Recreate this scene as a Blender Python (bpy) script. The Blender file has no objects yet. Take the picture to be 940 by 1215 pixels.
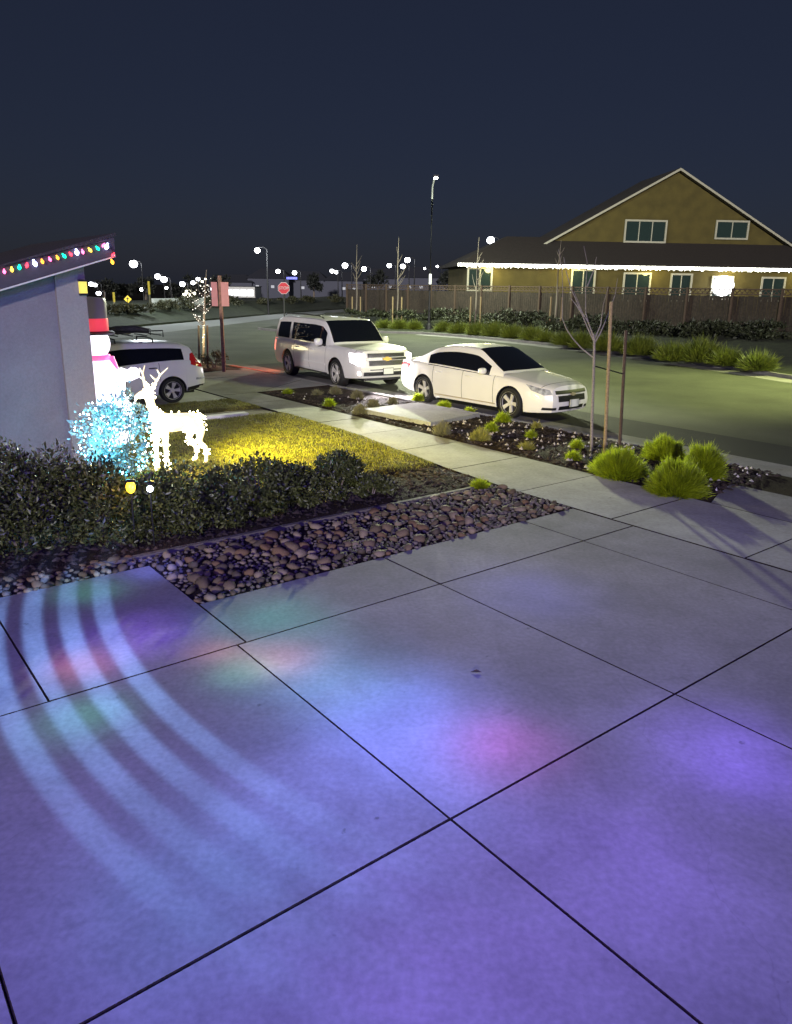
import bpy, bmesh, math, random
import numpy as np
from mathutils import Vector, Matrix
from mathutils.bvhtree import BVHTree

random.seed(7); RNG = np.random.default_rng(7)
SC = bpy.context.scene
COL = SC.collection
R = math.radians

# ------------------------------------------------------------------ camera
FPX, PITCH, ROLL, HC = 884.97, 0.271705, -0.0142808, 2.831
CX, CY, PW, PH = 470.0, 587.0, 940.0, 1215.0
cp, sp, cr, sr = math.cos(PITCH), math.sin(PITCH), math.cos(ROLL), math.sin(ROLL)
_U = Vector((0, sp, cp)); _Rt = Vector((1, 0, 0)); _F = Vector((0, cp, -sp))
CAM_R = cr * _Rt - sr * _U; CAM_U = sr * _Rt + cr * _U
cam_d = bpy.data.cameras.new('camera'); cam = bpy.data.objects.new('camera', cam_d); COL.objects.link(cam)
cam.matrix_world = Matrix(((CAM_R.x, CAM_U.x, -_F.x, 0), (CAM_R.y, CAM_U.y, -_F.y, 0), (CAM_R.z, CAM_U.z, -_F.z, HC), (0, 0, 0, 1)))
cam_d.sensor_fit = 'HORIZONTAL'; cam_d.sensor_width = 36.0; cam_d.lens = 36.0 * FPX / PW
cam_d.shift_y = (CY - PH / 2) / PW
cam_d.clip_start = 0.05; cam_d.clip_end = 3000
SC.camera = cam

def ray(px, py):
    d = _F + CAM_R * ((px - CX) / FPX) + CAM_U * (-(py - CY) / FPX)
    return d / d.y
def at(px, py, Y):                       # the point seen at a photo pixel, Y metres ahead
    return Vector((0, 0, HC)) + ray(px, py) * Y
def gp(px, py, z=0.0):                   # the point of a level at a photo pixel
    d = ray(px, py); return Vector((0, 0, HC)) + d * ((z - HC) / d.z)
AX = Vector((0.61949, -0.78500, 0)); NX = Vector((0.78500, 0.61949, 0))   # along the street / across it
YAW_A = math.atan2(AX.y, AX.x)
def W(a, n, z=0.0): return AX * a + NX * n + Vector((0, 0, z))

# ------------------------------------------------------------------ world, sun, exposure
world = bpy.data.worlds.new('World'); SC.world = world; world.use_nodes = True
nt = world.node_tree; bgn = nt.nodes['Background']
sky = nt.nodes.new('ShaderNodeTexSky'); sky.sky_type = 'NISHITA'; sky.sun_disc = False
SUN_EL, SUN_AZ = 9.5, 187.0             # added low fill light from behind the camera
sky.sun_elevation = R(SUN_EL); sky.sun_rotation = R(SUN_AZ)
mx = nt.nodes.new('ShaderNodeMix'); mx.data_type = 'RGBA'; mx.blend_type = 'MULTIPLY'; mx.inputs[0].default_value = 1.0
nt.links.new(sky.outputs[0], mx.inputs[6]); mx.inputs[7].default_value = (0.3, 0.32, 0.62, 1)
ad_ = nt.nodes.new('ShaderNodeMix'); ad_.data_type = 'RGBA'; ad_.blend_type = 'ADD'; ad_.inputs[0].default_value = 1.0
nt.links.new(mx.outputs[2], ad_.inputs[6]); ad_.inputs[7].default_value = (1.25, 1.6, 2.75, 1)     # the town's faint night glow
nt.links.new(ad_.outputs[2], bgn.inputs[0]); bgn.inputs[1].default_value = 0.0075
sun_d = bpy.data.lights.new('front_fill_sun', 'SUN'); sun_d.energy = 2.3; sun_d.angle = R(1.5); sun_d.color = (1.0, 0.93, 0.9)  # added fill, no real moon: brightens the near sides of the cars
sun = bpy.data.objects.new('front_fill_sun', sun_d); COL.objects.link(sun)
_sd = Vector((math.sin(R(SUN_AZ)) * math.cos(R(SUN_EL)), math.cos(R(SUN_AZ)) * math.cos(R(SUN_EL)), math.sin(R(SUN_EL))))
sun.rotation_euler = _sd.to_track_quat('Z', 'Y').to_euler()
SC.view_settings.view_transform = 'Standard'; SC.view_settings.look = 'None'
SC.view_settings.exposure = 0.0; SC.view_settings.gamma = 1.0
SC.render.engine = 'CYCLES'
SC.cycles.use_denoising = True; SC.cycles.max_bounces = 5; SC.cycles.sample_clamp_indirect = 4.0
SC.cycles.use_light_tree = True

def lamp(name, kind, loc, energy, color, radius=0.1, aim=None, size=None, blend=0.5):
    d = bpy.data.lights.new(name, kind); d.energy = energy; d.color = color
    d.shadow_soft_size = radius
    if kind == 'SPOT': d.spot_size = R(size); d.spot_blend = blend
    o = bpy.data.objects.new(name, d); COL.objects.link(o); o.location = loc
    if aim is not None: o.rotation_euler = (Vector(loc) - Vector(aim)).to_track_quat('Z', 'Y').to_euler()
    return o

# ------------------------------------------------------------------ materials
MATS = {}
def mat(name, col, rough=0.6, metal=0.0, emis=None, estr=0.0, var=0.0, scale=8.0, bump=0.0, bscale=60.0, spec=0.5, coat=0.0, detail=6.0, stain=0.0, stain_scale=0.7):
    if name in MATS: return MATS[name]
    m = bpy.data.materials.new(name); m.use_nodes = True; t = m.node_tree; b = t.nodes['Principled BSDF']
    b.inputs['Base Color'].default_value = (*col, 1); b.inputs['Roughness'].default_value = rough
    b.inputs['Metallic'].default_value = metal; b.inputs['Specular IOR Level'].default_value = spec
    b.inputs['Coat Weight'].default_value = coat; b.inputs['Coat Roughness'].default_value = 0.05
    if emis:
        b.inputs['Emission Color'].default_value = (*emis, 1); b.inputs['Emission Strength'].default_value = estr
    tc = t.nodes.new('ShaderNodeTexCoord')
    if var or stain:
        n = t.nodes.new('ShaderNodeTexNoise'); n.inputs['Scale'].default_value = scale; n.inputs['Detail'].default_value = detail
        t.links.new(tc.outputs['Object'], n.inputs['Vector'])
        mr = t.nodes.new('ShaderNodeMapRange'); mr.inputs[1].default_value = 0.3; mr.inputs[2].default_value = 0.7
        mr.inputs[3].default_value = 1 - var; mr.inputs[4].default_value = 1 + var
        t.links.new(n.outputs[0], mr.inputs[0]); out = mr.outputs[0]
        if stain:
            n2 = t.nodes.new('ShaderNodeTexNoise'); n2.inputs['Scale'].default_value = stain_scale; n2.inputs['Detail'].default_value = 8; n2.inputs['Roughness'].default_value = 0.62
            t.links.new(tc.outputs['Object'], n2.inputs['Vector'])
            m2 = t.nodes.new('ShaderNodeMapRange'); m2.inputs[1].default_value = 0.32; m2.inputs[2].default_value = 0.68
            m2.inputs[3].default_value = 1 - stain; m2.inputs[4].default_value = 1 + stain * 0.6
            t.links.new(n2.outputs[0], m2.inputs[0])
            mm = t.nodes.new('ShaderNodeMath'); mm.operation = 'MULTIPLY'
            t.links.new(out, mm.inputs[0]); t.links.new(m2.outputs[0], mm.inputs[1]); out = mm.outputs[0]
        vm = t.nodes.new('ShaderNodeVectorMath'); vm.operation = 'SCALE'; vm.inputs[0].default_value = col
        t.links.new(out, vm.inputs['Scale']); t.links.new(vm.outputs[0], b.inputs['Base Color'])
    if bump:
        n = t.nodes.new('ShaderNodeTexNoise'); n.inputs['Scale'].default_value = bscale; n.inputs['Detail'].default_value = 5
        t.links.new(tc.outputs['Object'], n.inputs['Vector'])
        bp = t.nodes.new('ShaderNodeBump'); bp.inputs['Strength'].default_value = bump; bp.inputs['Distance'].default_value = 0.02
        t.links.new(n.outputs[0], bp.inputs['Height']); t.links.new(bp.outputs[0], b.inputs['Normal'])
    MATS[name] = m; return m
def leafmat(name, c1, c2, rough=0.55, scale=5.0, trans=0.0):
    if name in MATS: return MATS[name]
    m = bpy.data.materials.new(name); m.use_nodes = True; t = m.node_tree; b = t.nodes['Principled BSDF']
    tc = t.nodes.new('ShaderNodeTexCoord'); n = t.nodes.new('ShaderNodeTexNoise'); n.inputs['Scale'].default_value = scale; n.inputs['Detail'].default_value = 4
    t.links.new(tc.outputs['Object'], n.inputs['Vector'])
    ge = t.nodes.new('ShaderNodeNewGeometry'); ad = t.nodes.new('ShaderNodeMath'); ad.operation = 'MULTIPLY_ADD'
    ad.inputs[1].default_value = 0.5; t.links.new(ge.outputs['Random Per Island'], ad.inputs[0]); t.links.new(n.outputs[0], ad.inputs[2])
    r = t.nodes.new('ShaderNodeMapRange'); r.inputs[1].default_value = 0.4; r.inputs[2].default_value = 1.05
    t.links.new(ad.outputs[0], r.inputs[0])
    mi = t.nodes.new('ShaderNodeMix'); mi.data_type = 'RGBA'; mi.inputs[6].default_value = (*c1, 1); mi.inputs[7].default_value = (*c2, 1)
    t.links.new(r.outputs[0], mi.inputs[0]); t.links.new(mi.outputs[2], b.inputs['Base Color'])
    b.inputs['Roughness'].default_value = rough
    if trans:                                    # thin blades let the light behind them through
        tr = t.nodes.new('ShaderNodeBsdfTranslucent'); ms = t.nodes.new('ShaderNodeMixShader'); ms.inputs[0].default_value = trans
        br = t.nodes.new('ShaderNodeVectorMath'); br.operation = 'SCALE'; br.inputs['Scale'].default_value = 2.2; t.links.new(mi.outputs[2], br.inputs[0]); t.links.new(br.outputs[0], tr.inputs['Color'])
        t.links.new(b.outputs[0], ms.inputs[1]); t.links.new(tr.outputs[0], ms.inputs[2]); t.links.new(ms.outputs[0], t.nodes['Material Output'].inputs['Surface'])
    MATS[name] = m; return m
def emit(name, col, s, base=(0.5, 0.5, 0.5)): return mat(name, base, 0.4, emis=col, estr=s)

CONC = mat('concrete', (0.25, 0.243, 0.235), 0.85, var=0.13, scale=26, bump=0.1, bscale=160, stain=0.24, stain_scale=0.75, spec=0.25)
WALKC = mat('sidewalk_concrete', (0.36, 0.36, 0.32), 0.85, var=0.11, scale=20, bump=0.1, bscale=140, stain=0.2, stain_scale=0.9, spec=0.25)
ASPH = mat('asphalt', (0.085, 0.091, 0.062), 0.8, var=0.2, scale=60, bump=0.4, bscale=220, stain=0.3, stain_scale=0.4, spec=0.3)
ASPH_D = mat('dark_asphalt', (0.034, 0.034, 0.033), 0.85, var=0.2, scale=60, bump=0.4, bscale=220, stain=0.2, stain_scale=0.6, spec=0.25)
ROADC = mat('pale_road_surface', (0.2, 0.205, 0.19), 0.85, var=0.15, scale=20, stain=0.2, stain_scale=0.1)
SOIL = mat('mulch_soil', (0.028, 0.02, 0.016), 0.95, var=0.4, scale=30, bump=1.0, bscale=50, spec=0.1)
EARTH = mat('dark_earth', (0.018, 0.016, 0.012), 0.95, var=0.4, scale=3, bump=0.8, bscale=10, spec=0.1)
LAWNB = mat('lawn_soil', (0.1, 0.085, 0.03), 0.95, var=0.35, scale=9, bump=1.0, bscale=40, spec=0.1)
RUBBER = mat('tyre_rubber', (0.012, 0.012, 0.012), 0.75, bump=0.2, bscale=120)
BLACKP = mat('black_plastic', (0.012, 0.012, 0.014), 0.4)
GLASS = mat('tinted_glass', (0.006, 0.007, 0.011), 0.03, spec=0.7)
CHROME = mat('chrome', (0.75, 0.75, 0.76), 0.18, metal=1.0)
ALLOY = mat('alloy', (0.66, 0.64, 0.58), 0.35, metal=0.2)
WHITEP = mat('white_car_paint', (0.8, 0.785, 0.75), 0.28, coat=0.6, var=0.02, scale=3)
WOODD = mat('dark_wood', (0.06, 0.038, 0.026), 0.85, var=0.35, scale=20)
STAKE = mat('stake_wood', (0.26, 0.19, 0.1), 0.85, var=0.3, scale=30)
BARK = mat('young_bark', (0.17, 0.14, 0.115), 0.9, var=0.35, scale=40)
TRIM = mat('white_trim', (0.72, 0.72, 0.66), 0.6, var=0.06)

def weather(m, base):                       # worn concrete: slab-to-slab tone, oil spots, grime blotches, hairline cracks
    t = m.node_tree; b = t.nodes['Principled BSDF']; src = b.inputs['Base Color'].links[0].from_socket
    tc = t.nodes.new('ShaderNodeTexCoord'); oi = t.nodes.new('ShaderNodeObjectInfo')
    def rng(sock, a, c, lo, hi):
        r = t.nodes.new('ShaderNodeMapRange'); r.interpolation_type = 'SMOOTHSTEP'
        for k, v in zip((1, 2, 3, 4), (a, c, lo, hi)): r.inputs[k].default_value = v
        t.links.new(sock, r.inputs[0]); return r.outputs[0]
    def mul(x, y):
        n = t.nodes.new('ShaderNodeMath'); n.operation = 'MULTIPLY'; t.links.new(x, n.inputs[0]); t.links.new(y, n.inputs[1]); return n.outputs[0]
    def noi(sc, det, rough=.55, dist=0.0):
        n = t.nodes.new('ShaderNodeTexNoise'); n.inputs['Scale'].default_value = sc; n.inputs['Detail'].default_value = det
        n.inputs['Roughness'].default_value = rough; n.inputs['Distortion'].default_value = dist; t.links.new(tc.outputs['Object'], n.inputs['Vector']); return n.outputs[0]
    f = rng(oi.outputs['Random'], 0, 1, .93, 1.06)
    f = mul(f, rng(noi(3.1, 6, .6, .6), .60, .74, 1, .82))          # grime blotches
    f = mul(f, rng(noi(9.0, 3, .5), .70, .78, 1, .55))               # small oil spots
    f = mul(f, rng(noi(1.1, 9, .7, 1.2), .36, .64, .9, 1.06))
    v = t.nodes.new('ShaderNodeTexVoronoi'); v.feature = 'DISTANCE_TO_EDGE'; v.inputs['Scale'].default_value = .13
    wv = t.nodes.new('ShaderNodeVectorMath'); wv.operation = 'MULTIPLY_ADD'; wv.inputs[1].default_value = (.35, .35, .35)
    nn = t.nodes.new('ShaderNodeTexNoise'); nn.inputs['Scale'].default_value = 2.5; nn.inputs['Detail'].default_value = 6; t.links.new(tc.outputs['Object'], nn.inputs['Vector'])
    t.links.new(nn.outputs['Color'], wv.inputs[0]); t.links.new(tc.outputs['Object'], wv.inputs[2]); t.links.new(wv.outputs[0], v.inputs['Vector'])
    cr_ = rng(v.outputs['Distance'], .0002, .0008, .9, 1); f = mul(f, cr_)
    s = t.nodes.new('ShaderNodeVectorMath'); s.operation = 'SCALE'; t.links.new(src, s.inputs[0]); t.links.new(f, s.inputs['Scale']); t.links.new(s.outputs[0], b.inputs['Base Color'])
weather(CONC, None); weather(WALKC, None)

# ------------------------------------------------------------------ helpers
def tag(o, label=None, cat=None, group=None, kind=None):
    if label: o['label'] = label
    if cat: o['category'] = cat
    if group: o['group'] = group
    if kind: o['kind'] = kind
    return o
def empty(name, loc=(0, 0, 0), rz=0.0, label=None, cat=None, group=None):
    o = bpy.data.objects.new(name, None); COL.objects.link(o); o.location = loc; o.rotation_euler = (0, 0, rz)
    o.empty_display_size = 0.2
    return tag(o, label, cat, group)
def link(name, me, m=None, parent=None, loc=None):
    o = bpy.data.objects.new(name, me); COL.objects.link(o)
    if m is not None and not me.materials: me.materials.append(m)
    if parent: o.parent = parent
    if loc is not None: o.location = loc
    return o
def npmesh(name, V, F, smooth=False):                # V (n,3), F (m,k)
    V = np.asarray(V, dtype=np.float32); F = np.asarray(F, dtype=np.int32)
    me = bpy.data.meshes.new(name); me.vertices.add(len(V)); me.vertices.foreach_set('co', V.ravel())
    k = F.shape[1]; me.loops.add(F.size); me.loops.foreach_set('vertex_index', F.ravel())
    me.polygons.add(len(F)); me.polygons.foreach_set('loop_start', np.arange(0, F.size, k, dtype=np.int32))
    try: me.polygons.foreach_set('loop_total', np.full(len(F), k, dtype=np.int32))
    except Exception: pass
    if smooth: me.polygons.foreach_set('use_smooth', np.ones(len(F), dtype=bool))
    me.update(calc_edges=True); return me

class MB:
    def __init__(s): s.v = []; s.f = []
    def add(s, vs, fs):
        b = len(s.v); s.v += [tuple(v) for v in vs]; s.f += [tuple(i + b for i in f) for f in fs]; return s
    def box(s, c, size, rz=0.0, M=None):
        x, y, z = size[0] / 2, size[1] / 2, size[2] / 2
        vs = [Vector(p) for p in ((-x, -y, -z), (x, -y, -z), (x, y, -z), (-x, y, -z), (-x, -y, z), (x, -y, z), (x, y, z), (-x, y, z))]
        Q = (M if M is not None else Matrix.Rotation(rz, 3, 'Z'))
        return s.add([Q @ v + Vector(c) for v in vs], [(3, 2, 1, 0), (4, 5, 6, 7), (0, 1, 5, 4), (1, 2, 6, 5), (2, 3, 7, 6), (3, 0, 4, 7)])
    def tube(s, p0, p1, r0, r1=None, n=8, caps=True):
        p0, p1 = Vector(p0), Vector(p1); r1 = r0 if r1 is None else r1
        d = p1 - p0
        if d.length < 1e-6: return s
        q = d.to_track_quat('Z', 'Y'); a = q @ Vector((1, 0, 0)); b = q @ Vector((0, 1, 0))
        vs = []
        for p, r in ((p0, r0), (p1, r1)):
            for i in range(n):
                t = 2 * math.pi * i / n; vs.append(p + a * (math.cos(t) * r) + b * (math.sin(t) * r))
        fs = [(i, (i + 1) % n, n + (i + 1) % n, n + i) for i in range(n)]
        if caps: fs += [tuple(range(n))[::-1], tuple(range(n, 2 * n))]
        return s.add(vs, fs)
    def path(s, pts, rs, n=7):
        pts = [Vector(p) for p in pts]; vs = []
        for i, p in enumerate(pts):
            d = (pts[min(i + 1, len(pts) - 1)] - pts[max(i - 1, 0)]).normalized()
            q = d.to_track_quat('Z', 'Y'); a = q @ Vector((1, 0, 0)); b = q @ Vector((0, 1, 0))
            for k in range(n):
                t = 2 * math.pi * k / n; vs.append(p + a * (math.cos(t) * rs[i]) + b * (math.sin(t) * rs[i]))
        fs = []
        for i in range(len(pts) - 1):
            for k in range(n): fs.append((i * n + k, i * n + (k + 1) % n, (i + 1) * n + (k + 1) % n, (i + 1) * n + k))
        fs += [tuple(range(n))[::-1], tuple(range((len(pts) - 1) * n, len(pts) * n))]
        return s.add(vs, fs)
    def lathe(s, prof, n=24, c=(0, 0, 0), axis='Z', caps=True):
        vs = []
        for r, h in prof:
            for i in range(n):
                t = 2 * math.pi * i / n; x, y = r * math.cos(t), r * math.sin(t)
                v = (x, y, h) if axis == 'Z' else (x, h, y)
                vs.append(Vector(v) + Vector(c))
        m = len(prof); fs = []
        for j in range(m - 1):
            for i in range(n):
                a, b, c2, d = j * n + i, j * n + (i + 1) % n, (j + 1) * n + (i + 1) % n, (j + 1) * n + i
                fs.append((a, b, c2, d) if axis == 'Z' else (d, c2, b, a))
        if caps: fs += [tuple(range(n))[::-1], tuple(range((m - 1) * n, m * n))]
        return s.add(vs, fs)
    def prism(s, poly, z0, z1, bev=0.0):                # poly: list of (x,y)
        P = [Vector((p[0], p[1], 0)) for p in poly]; n = len(P)
        ar = sum(P[i].x * P[(i + 1) % n].y - P[(i + 1) % n].x * P[i].y for i in range(n))
        if ar < 0: P.reverse()
        c = sum(P, Vector()) / n
        rings = [[p + Vector((0, 0, z0)) for p in P]]
        if bev:
            rings.append([p + Vector((0, 0, z1 - bev)) for p in P])
            rings.append([p + (c - p).normalized() * bev * 1.3 + Vector((0, 0, z1)) for p in P])
        else: rings.append([p + Vector((0, 0, z1)) for p in P])
        vs = sum(rings, []); fs = []
        for j in range(len(rings) - 1):
            for i in range(n): fs.append((j * n + i, j * n + (i + 1) % n, (j + 1) * n + (i + 1) % n, (j + 1) * n + i))
        fs.append(tuple(range((len(rings) - 1) * n, len(rings) * n)))
        return s.add(vs, fs)
    def mesh(s, name, smooth=None):
        me = bpy.data.meshes.new(name); me.from_pydata(s.v, [], s.f); me.update()
        if smooth is not None:
            for p in me.polygons: p.use_smooth = True
            me.set_sharp_from_angle(angle=R(smooth))
        return me
    def build_slab(s, name, m, parent):              # only the top face is clean; the joint sides are grimy
        o = s.build(name, m, parent); me = o.data; me.materials.append(SOIL); n = len(me.polygons)
        me.polygons.foreach_set('material_index', np.array([1] * (n - 1) + [0], dtype=np.int32)); return o
    def build(s, name, m, parent=None, smooth=None, loc=None): return link(name, s.mesh(name, smooth), m, parent, loc)

def text_mesh(txt, size, name='text'):
    c = bpy.data.curves.new(name, 'FONT'); c.body = txt; c.size = size; c.align_x = 'CENTER'; c.align_y = 'CENTER'; c.extrude = 0.004
    o = bpy.data.objects.new(name, c); COL.objects.link(o); bpy.context.view_layer.update()
    me = bpy.data.meshes.new_from_object(o.evaluated_get(bpy.context.evaluated_depsgraph_get()))
    bpy.data.objects.remove(o); bpy.data.curves.remove(c); return me
def copy_tree(o, parent=None):
    c = o.copy(); COL.objects.link(c)
    if parent: c.parent = parent
    for ch in o.children: copy_tree(ch, c)
    return c
def leaves(n, center, rad, size, shell=0.55, up=0.3, lumps=0, aspect=0.45):
    """many small folded leaves spread through a crown's volume"""
    C = []
    if lumps:
        dirs = RNG.normal(size=(lumps, 3)); dirs /= np.linalg.norm(dirs, axis=1)[:, None]; dirs[:, 2] = dirs[:, 2] * 1.0 + 0.05
        cs = dirs * np.array([0.62, 0.62, 0.6]); lr = RNG.uniform(0.28, 0.5, lumps)
        idx = RNG.integers(0, lumps, n); d = RNG.normal(size=(n, 3)); d /= np.linalg.norm(d, axis=1)[:, None]
        P = cs[idx] + d * (lr[idx] * RNG.uniform(0.25, 1.0, n) ** 0.6)[:, None]
    else:
        d = RNG.normal(size=(n, 3)); d /= np.linalg.norm(d, axis=1)[:, None]
        P = d * (shell + (1 - shell) * RNG.uniform(0, 1, n) ** 0.5)[:, None]
    far = RNG.uniform(0, 1, n) < .06; P[far] *= RNG.uniform(1.05, 1.3, far.sum())[:, None]
    P = P * np.array(rad) + np.array(center)
    D = RNG.normal(size=(n, 3)) + (P - np.array(center)) / np.array(rad) * 0.8; D[:, 2] += up; D /= np.linalg.norm(D, axis=1)[:, None]
    S = np.cross(D, RNG.normal(size=(n, 3))); S /= np.linalg.norm(S, axis=1)[:, None] + 1e-9
    N = np.cross(D, S); L = (size * RNG.uniform(0.6, 1.3, n))[:, None]
    V = np.stack([P, P + D * L * 0.5 + S * L * aspect * 0.5 + N * L * 0.1, P + D * L, P + D * L * 0.5 - S * L * aspect * 0.5 + N * L * 0.1], 1).reshape(-1, 3)
    F = np.arange(4 * n).reshape(n, 4)
    return V, np.concatenate([F[:, [0, 1, 2]], F[:, [0, 2, 3]]])
def blades(pos, h, w, lean, droop=0.35, jitter=0.4, aim=None):
    """grass blades: two-quad curved strips; pos (n,3); aim optional outward (n,2)"""
    n = len(pos); th = RNG.uniform(0, 2 * np.pi, n)
    D = np.stack([np.cos(th), np.sin(th), np.zeros(n)], 1)
    if aim is not None: D[:, :2] = aim + RNG.normal(size=(n, 2)) * 0.3
    hh = (h * RNG.uniform(1 - jitter, 1 + jitter, n))[:, None]; ln = (lean * RNG.uniform(0.2, 1.2, n))[:, None]
    S = np.stack([-D[:, 1], D[:, 0], np.zeros(n)], 1); S /= np.linalg.norm(S, axis=1)[:, None] + 1e-9
    Z = np.array([0, 0, 1.0]); w = w * RNG.uniform(0.7, 1.2, n)[:, None]
    p0 = pos; p1 = pos + Z * hh * 0.6 + D * hh * ln * 0.4; p2 = pos + Z * hh * (1 - droop * ln) + D * hh * ln
    V = np.stack([p0 - S * w, p0 + S * w, p1 + S * w * 0.8, p1 - S * w * 0.8, p2], 1).reshape(-1, 3)
    b = np.arange(n)[:, None] * 5
    F = np.concatenate([b + [0, 1, 2], b + [0, 2, 3], b + [3, 2, 4]])
    return V, F
def noise2(x, y):
    return (np.sin(x * 1.7 + 1.3) * np.cos(y * 2.1 + .4) + 0.5 * np.sin(x * 4.3 + y * 3.1) + 0.3 * np.cos(x * 8.7 - y * 7.9 + 2)) / 1.8
def sheet(name, poly, z, m, kind='structure'):
    me = bpy.data.meshes.new(name); me.from_pydata([(p[0], p[1], z) for p in poly], [], [tuple(range(len(poly)))]); me.update()
    if me.polygons[0].normal.z < 0: me.flip_normals()
    o = link(name, me, m)
    if kind: o['kind'] = kind
    return o
def grid_sheet(name, fn, na, nb, m):          # fn(u,v)->point, u,v in 0..1
    V = [fn(i / na, j / nb) for i in range(na + 1) for j in range(nb + 1)]
    F = [(i * (nb + 1) + j, (i + 1) * (nb + 1) + j, (i + 1) * (nb + 1) + j + 1, i * (nb + 1) + j + 1) for i in range(na) for j in range(nb)]
    me = bpy.data.meshes.new(name); me.from_pydata(V, [], F); me.update()
    if sum(p.normal.z for p in me.polygons) < 0: me.flip_normals()
    for p in me.polygons: p.use_smooth = True
    return link(name, me, m)

# ================================================================== SETTING
sheet('ground', [(-1500, -300), (1500, -300), (1500, 2500), (-1500, 2500)], -0.20, EARTH)
sheet('street', [(-75, -12), (70, -12), (70, 118), (-75, 118)], -0.10, ASPH)
def wpoly(pts): return [W(a, n) for a, n in pts]
sheet('dark_street_strip', wpoly([(-26, 13.2), (30, 13.2), (30, 15.05), (-26, 15.05)]), -0.096, ASPH_D)  # darker strip of street surface next to the gutter
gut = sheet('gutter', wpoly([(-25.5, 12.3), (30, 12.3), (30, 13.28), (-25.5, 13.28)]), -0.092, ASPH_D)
a = -25.5
while a < 8:
    MB().prism(wpoly([(a + .008, 12.34), (a + 3.0, 12.34), (a + 3.0, 13.25 + .03 * math.sin(a)), (a + .008, 13.25 + .03 * math.sin(a - 3))]), -0.11, -0.082, 0.006).build('gutter_slab', CONC, gut)
    a += 3.0
# own lot, raised above the street
lot = MB().prism(wpoly([(-28.5, -25), (-28.5, 9.2), (-28.1, 10.8), (-27.0, 11.9), (-25.4, 12.2), (40, 12.2), (40, -25)]), -0.19, -0.03).build('lot_ground', SOIL); lot['kind'] = 'structure'
kerb = MB()
for a0, a1 in ((-22.0, -18.6), (-18.59, -14.6), (-14.59, -10.4), (-10.39, -6.15), (1.6, 6), (6.01, 12), (12.01, 20), (20.01, 40)):
    kerb.prism(wpoly([(a0, 12.2), (a1, 12.2), (a1, 12.345), (a0, 12.345)]), -0.16, 0.004, 0.02)
kerb.prism(wpoly([(-6.14, 12.2), (1.59, 12.2), (1.59, 12.345), (-6.14, 12.345)]), -0.16, -0.07, 0.01)
kp = [(-25.4, 12.2), (-27.0, 11.9), (-28.1, 10.8), (-28.5, 9.2), (-28.5, -25)]; ko = [(-25.4, 12.345), (-27.08, 12.03), (-28.23, 10.87), (-28.645, 9.2), (-28.645, -25)]
for i in range(4): kerb.prism(wpoly([kp[i], kp[i + 1], ko[i + 1], ko[i]]), -0.16, 0.004)
kerb = kerb.build('kerb', CONC); kerb['kind'] = 'structure'
rk = MB().prism(wpoly([(-25.39, 12.2), (-22.01, 12.2), (-22.01, 12.345), (-25.39, 12.345)]), -0.16, 0.004, 0.02).build('red_kerb', mat('red_kerb_paint', (0.5, 0.12, 0.07), 0.7, var=0.3, scale=12)); rk['kind'] = 'structure'

# sidewalk in single slabs
sw = sheet('sidewalk', wpoly([(-18.4, 8.5), (-18.4, 9.6), (9, 9.6), (9, 7.83), (-8.8, 7.83), (-11.5, 8.35)]), -0.022, SOIL)
def nnear(a): return float(np.interp(a, [-18.4, -13.9, -11.5, -8.9, -7.0, 10], [8.52, 8.5, 8.36, 7.98, 7.85, 7.83]))
ed = [-18.4, -16.75, -15.15, -13.5, -11.9, -10.28, -8.68, -7.08, -5.47, -3.7, -2.05, -0.4, 1.25, 2.9, 4.55, 6.2, 7.85]
for a0, a1 in zip(ed[:-1], ed[1:]):
    MB().prism(wpoly([(a0 + .004, nnear(a0)), (a1 - .004, nnear(a1)), (a1 - .004, 9.62), (a0 + .004, 9.62)]), -0.09, random.uniform(-.002, .002), 0.007).build_slab('paving_slab', WALKC, sw)
for pl in ([(-18.41, 8.52), (-18.41, 9.62), (-20.3, 12.19), (-22.0, 12.19), (-22.0, 8.55)], [(-18.43, 9.65), (-18.7, 12.19), (-20.26, 12.19)],
           [(-22.02, 8.55), (-22.02, 12.19), (-24.2, 12.19), (-22.9, 8.6)]):
    MB().prism(wpoly(pl), -0.09, -0.001, 0.007).build_slab('paving_slab', WALKC, sw)
# driveway slabs with recessed joints
drv = sheet('driveway', wpoly([(-6.07, 2.5), (-6.07, 7.82), (5.2, 7.82), (5.2, -6), (-7.3, -6), (-7.3, 2.5)]), -0.026, SOIL)
J = .0032
def slab(a0, a1, n0, n1, par, m=CONC, z=0.0):
    MB().prism(wpoly([(a0 + J, n0 + J), (a1 - J, n0 + J), (a1 - J, n1 - J), (a0 + J, n1 - J)]), z - .1, z + random.uniform(-.0015, .0015), 0.006).build_slab('concrete_slab', m, par)
for n0, n1 in ((2.5, 4.62), (4.62, 6.85), (6.85, 7.82)): slab(-6.07, -5.13, n0, n1, drv)
for a0, a1 in ((-5.13, -2.54), (-2.54, 0.06), (0.06, 2.66), (2.66, 5.2)):
    for n0, n1 in ((-6, -4.1), (-4.1, -1.95), (-1.95, .25), (.25, 2.42), (2.42, 4.62), (4.62, 6.85), (6.85, 7.82)): slab(a0, a1, n0, n1, drv)
for n0, n1 in ((-6, -3.4), (-3.4, -1.2), (-1.2, .98), (.98, 2.5)): slab(-7.3, -5.13, n0, n1, drv)
ap = grid_sheet('driveway_apron', lambda u, v: W(-5.12 + 6.6 * u - (1 - u) * .95 * v + u * .3 * v, 9.63 + 2.57 * v, -.001 - .07 * v ** 1.4), 12, 6, CONC); ap['kind'] = 'structure'
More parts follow.
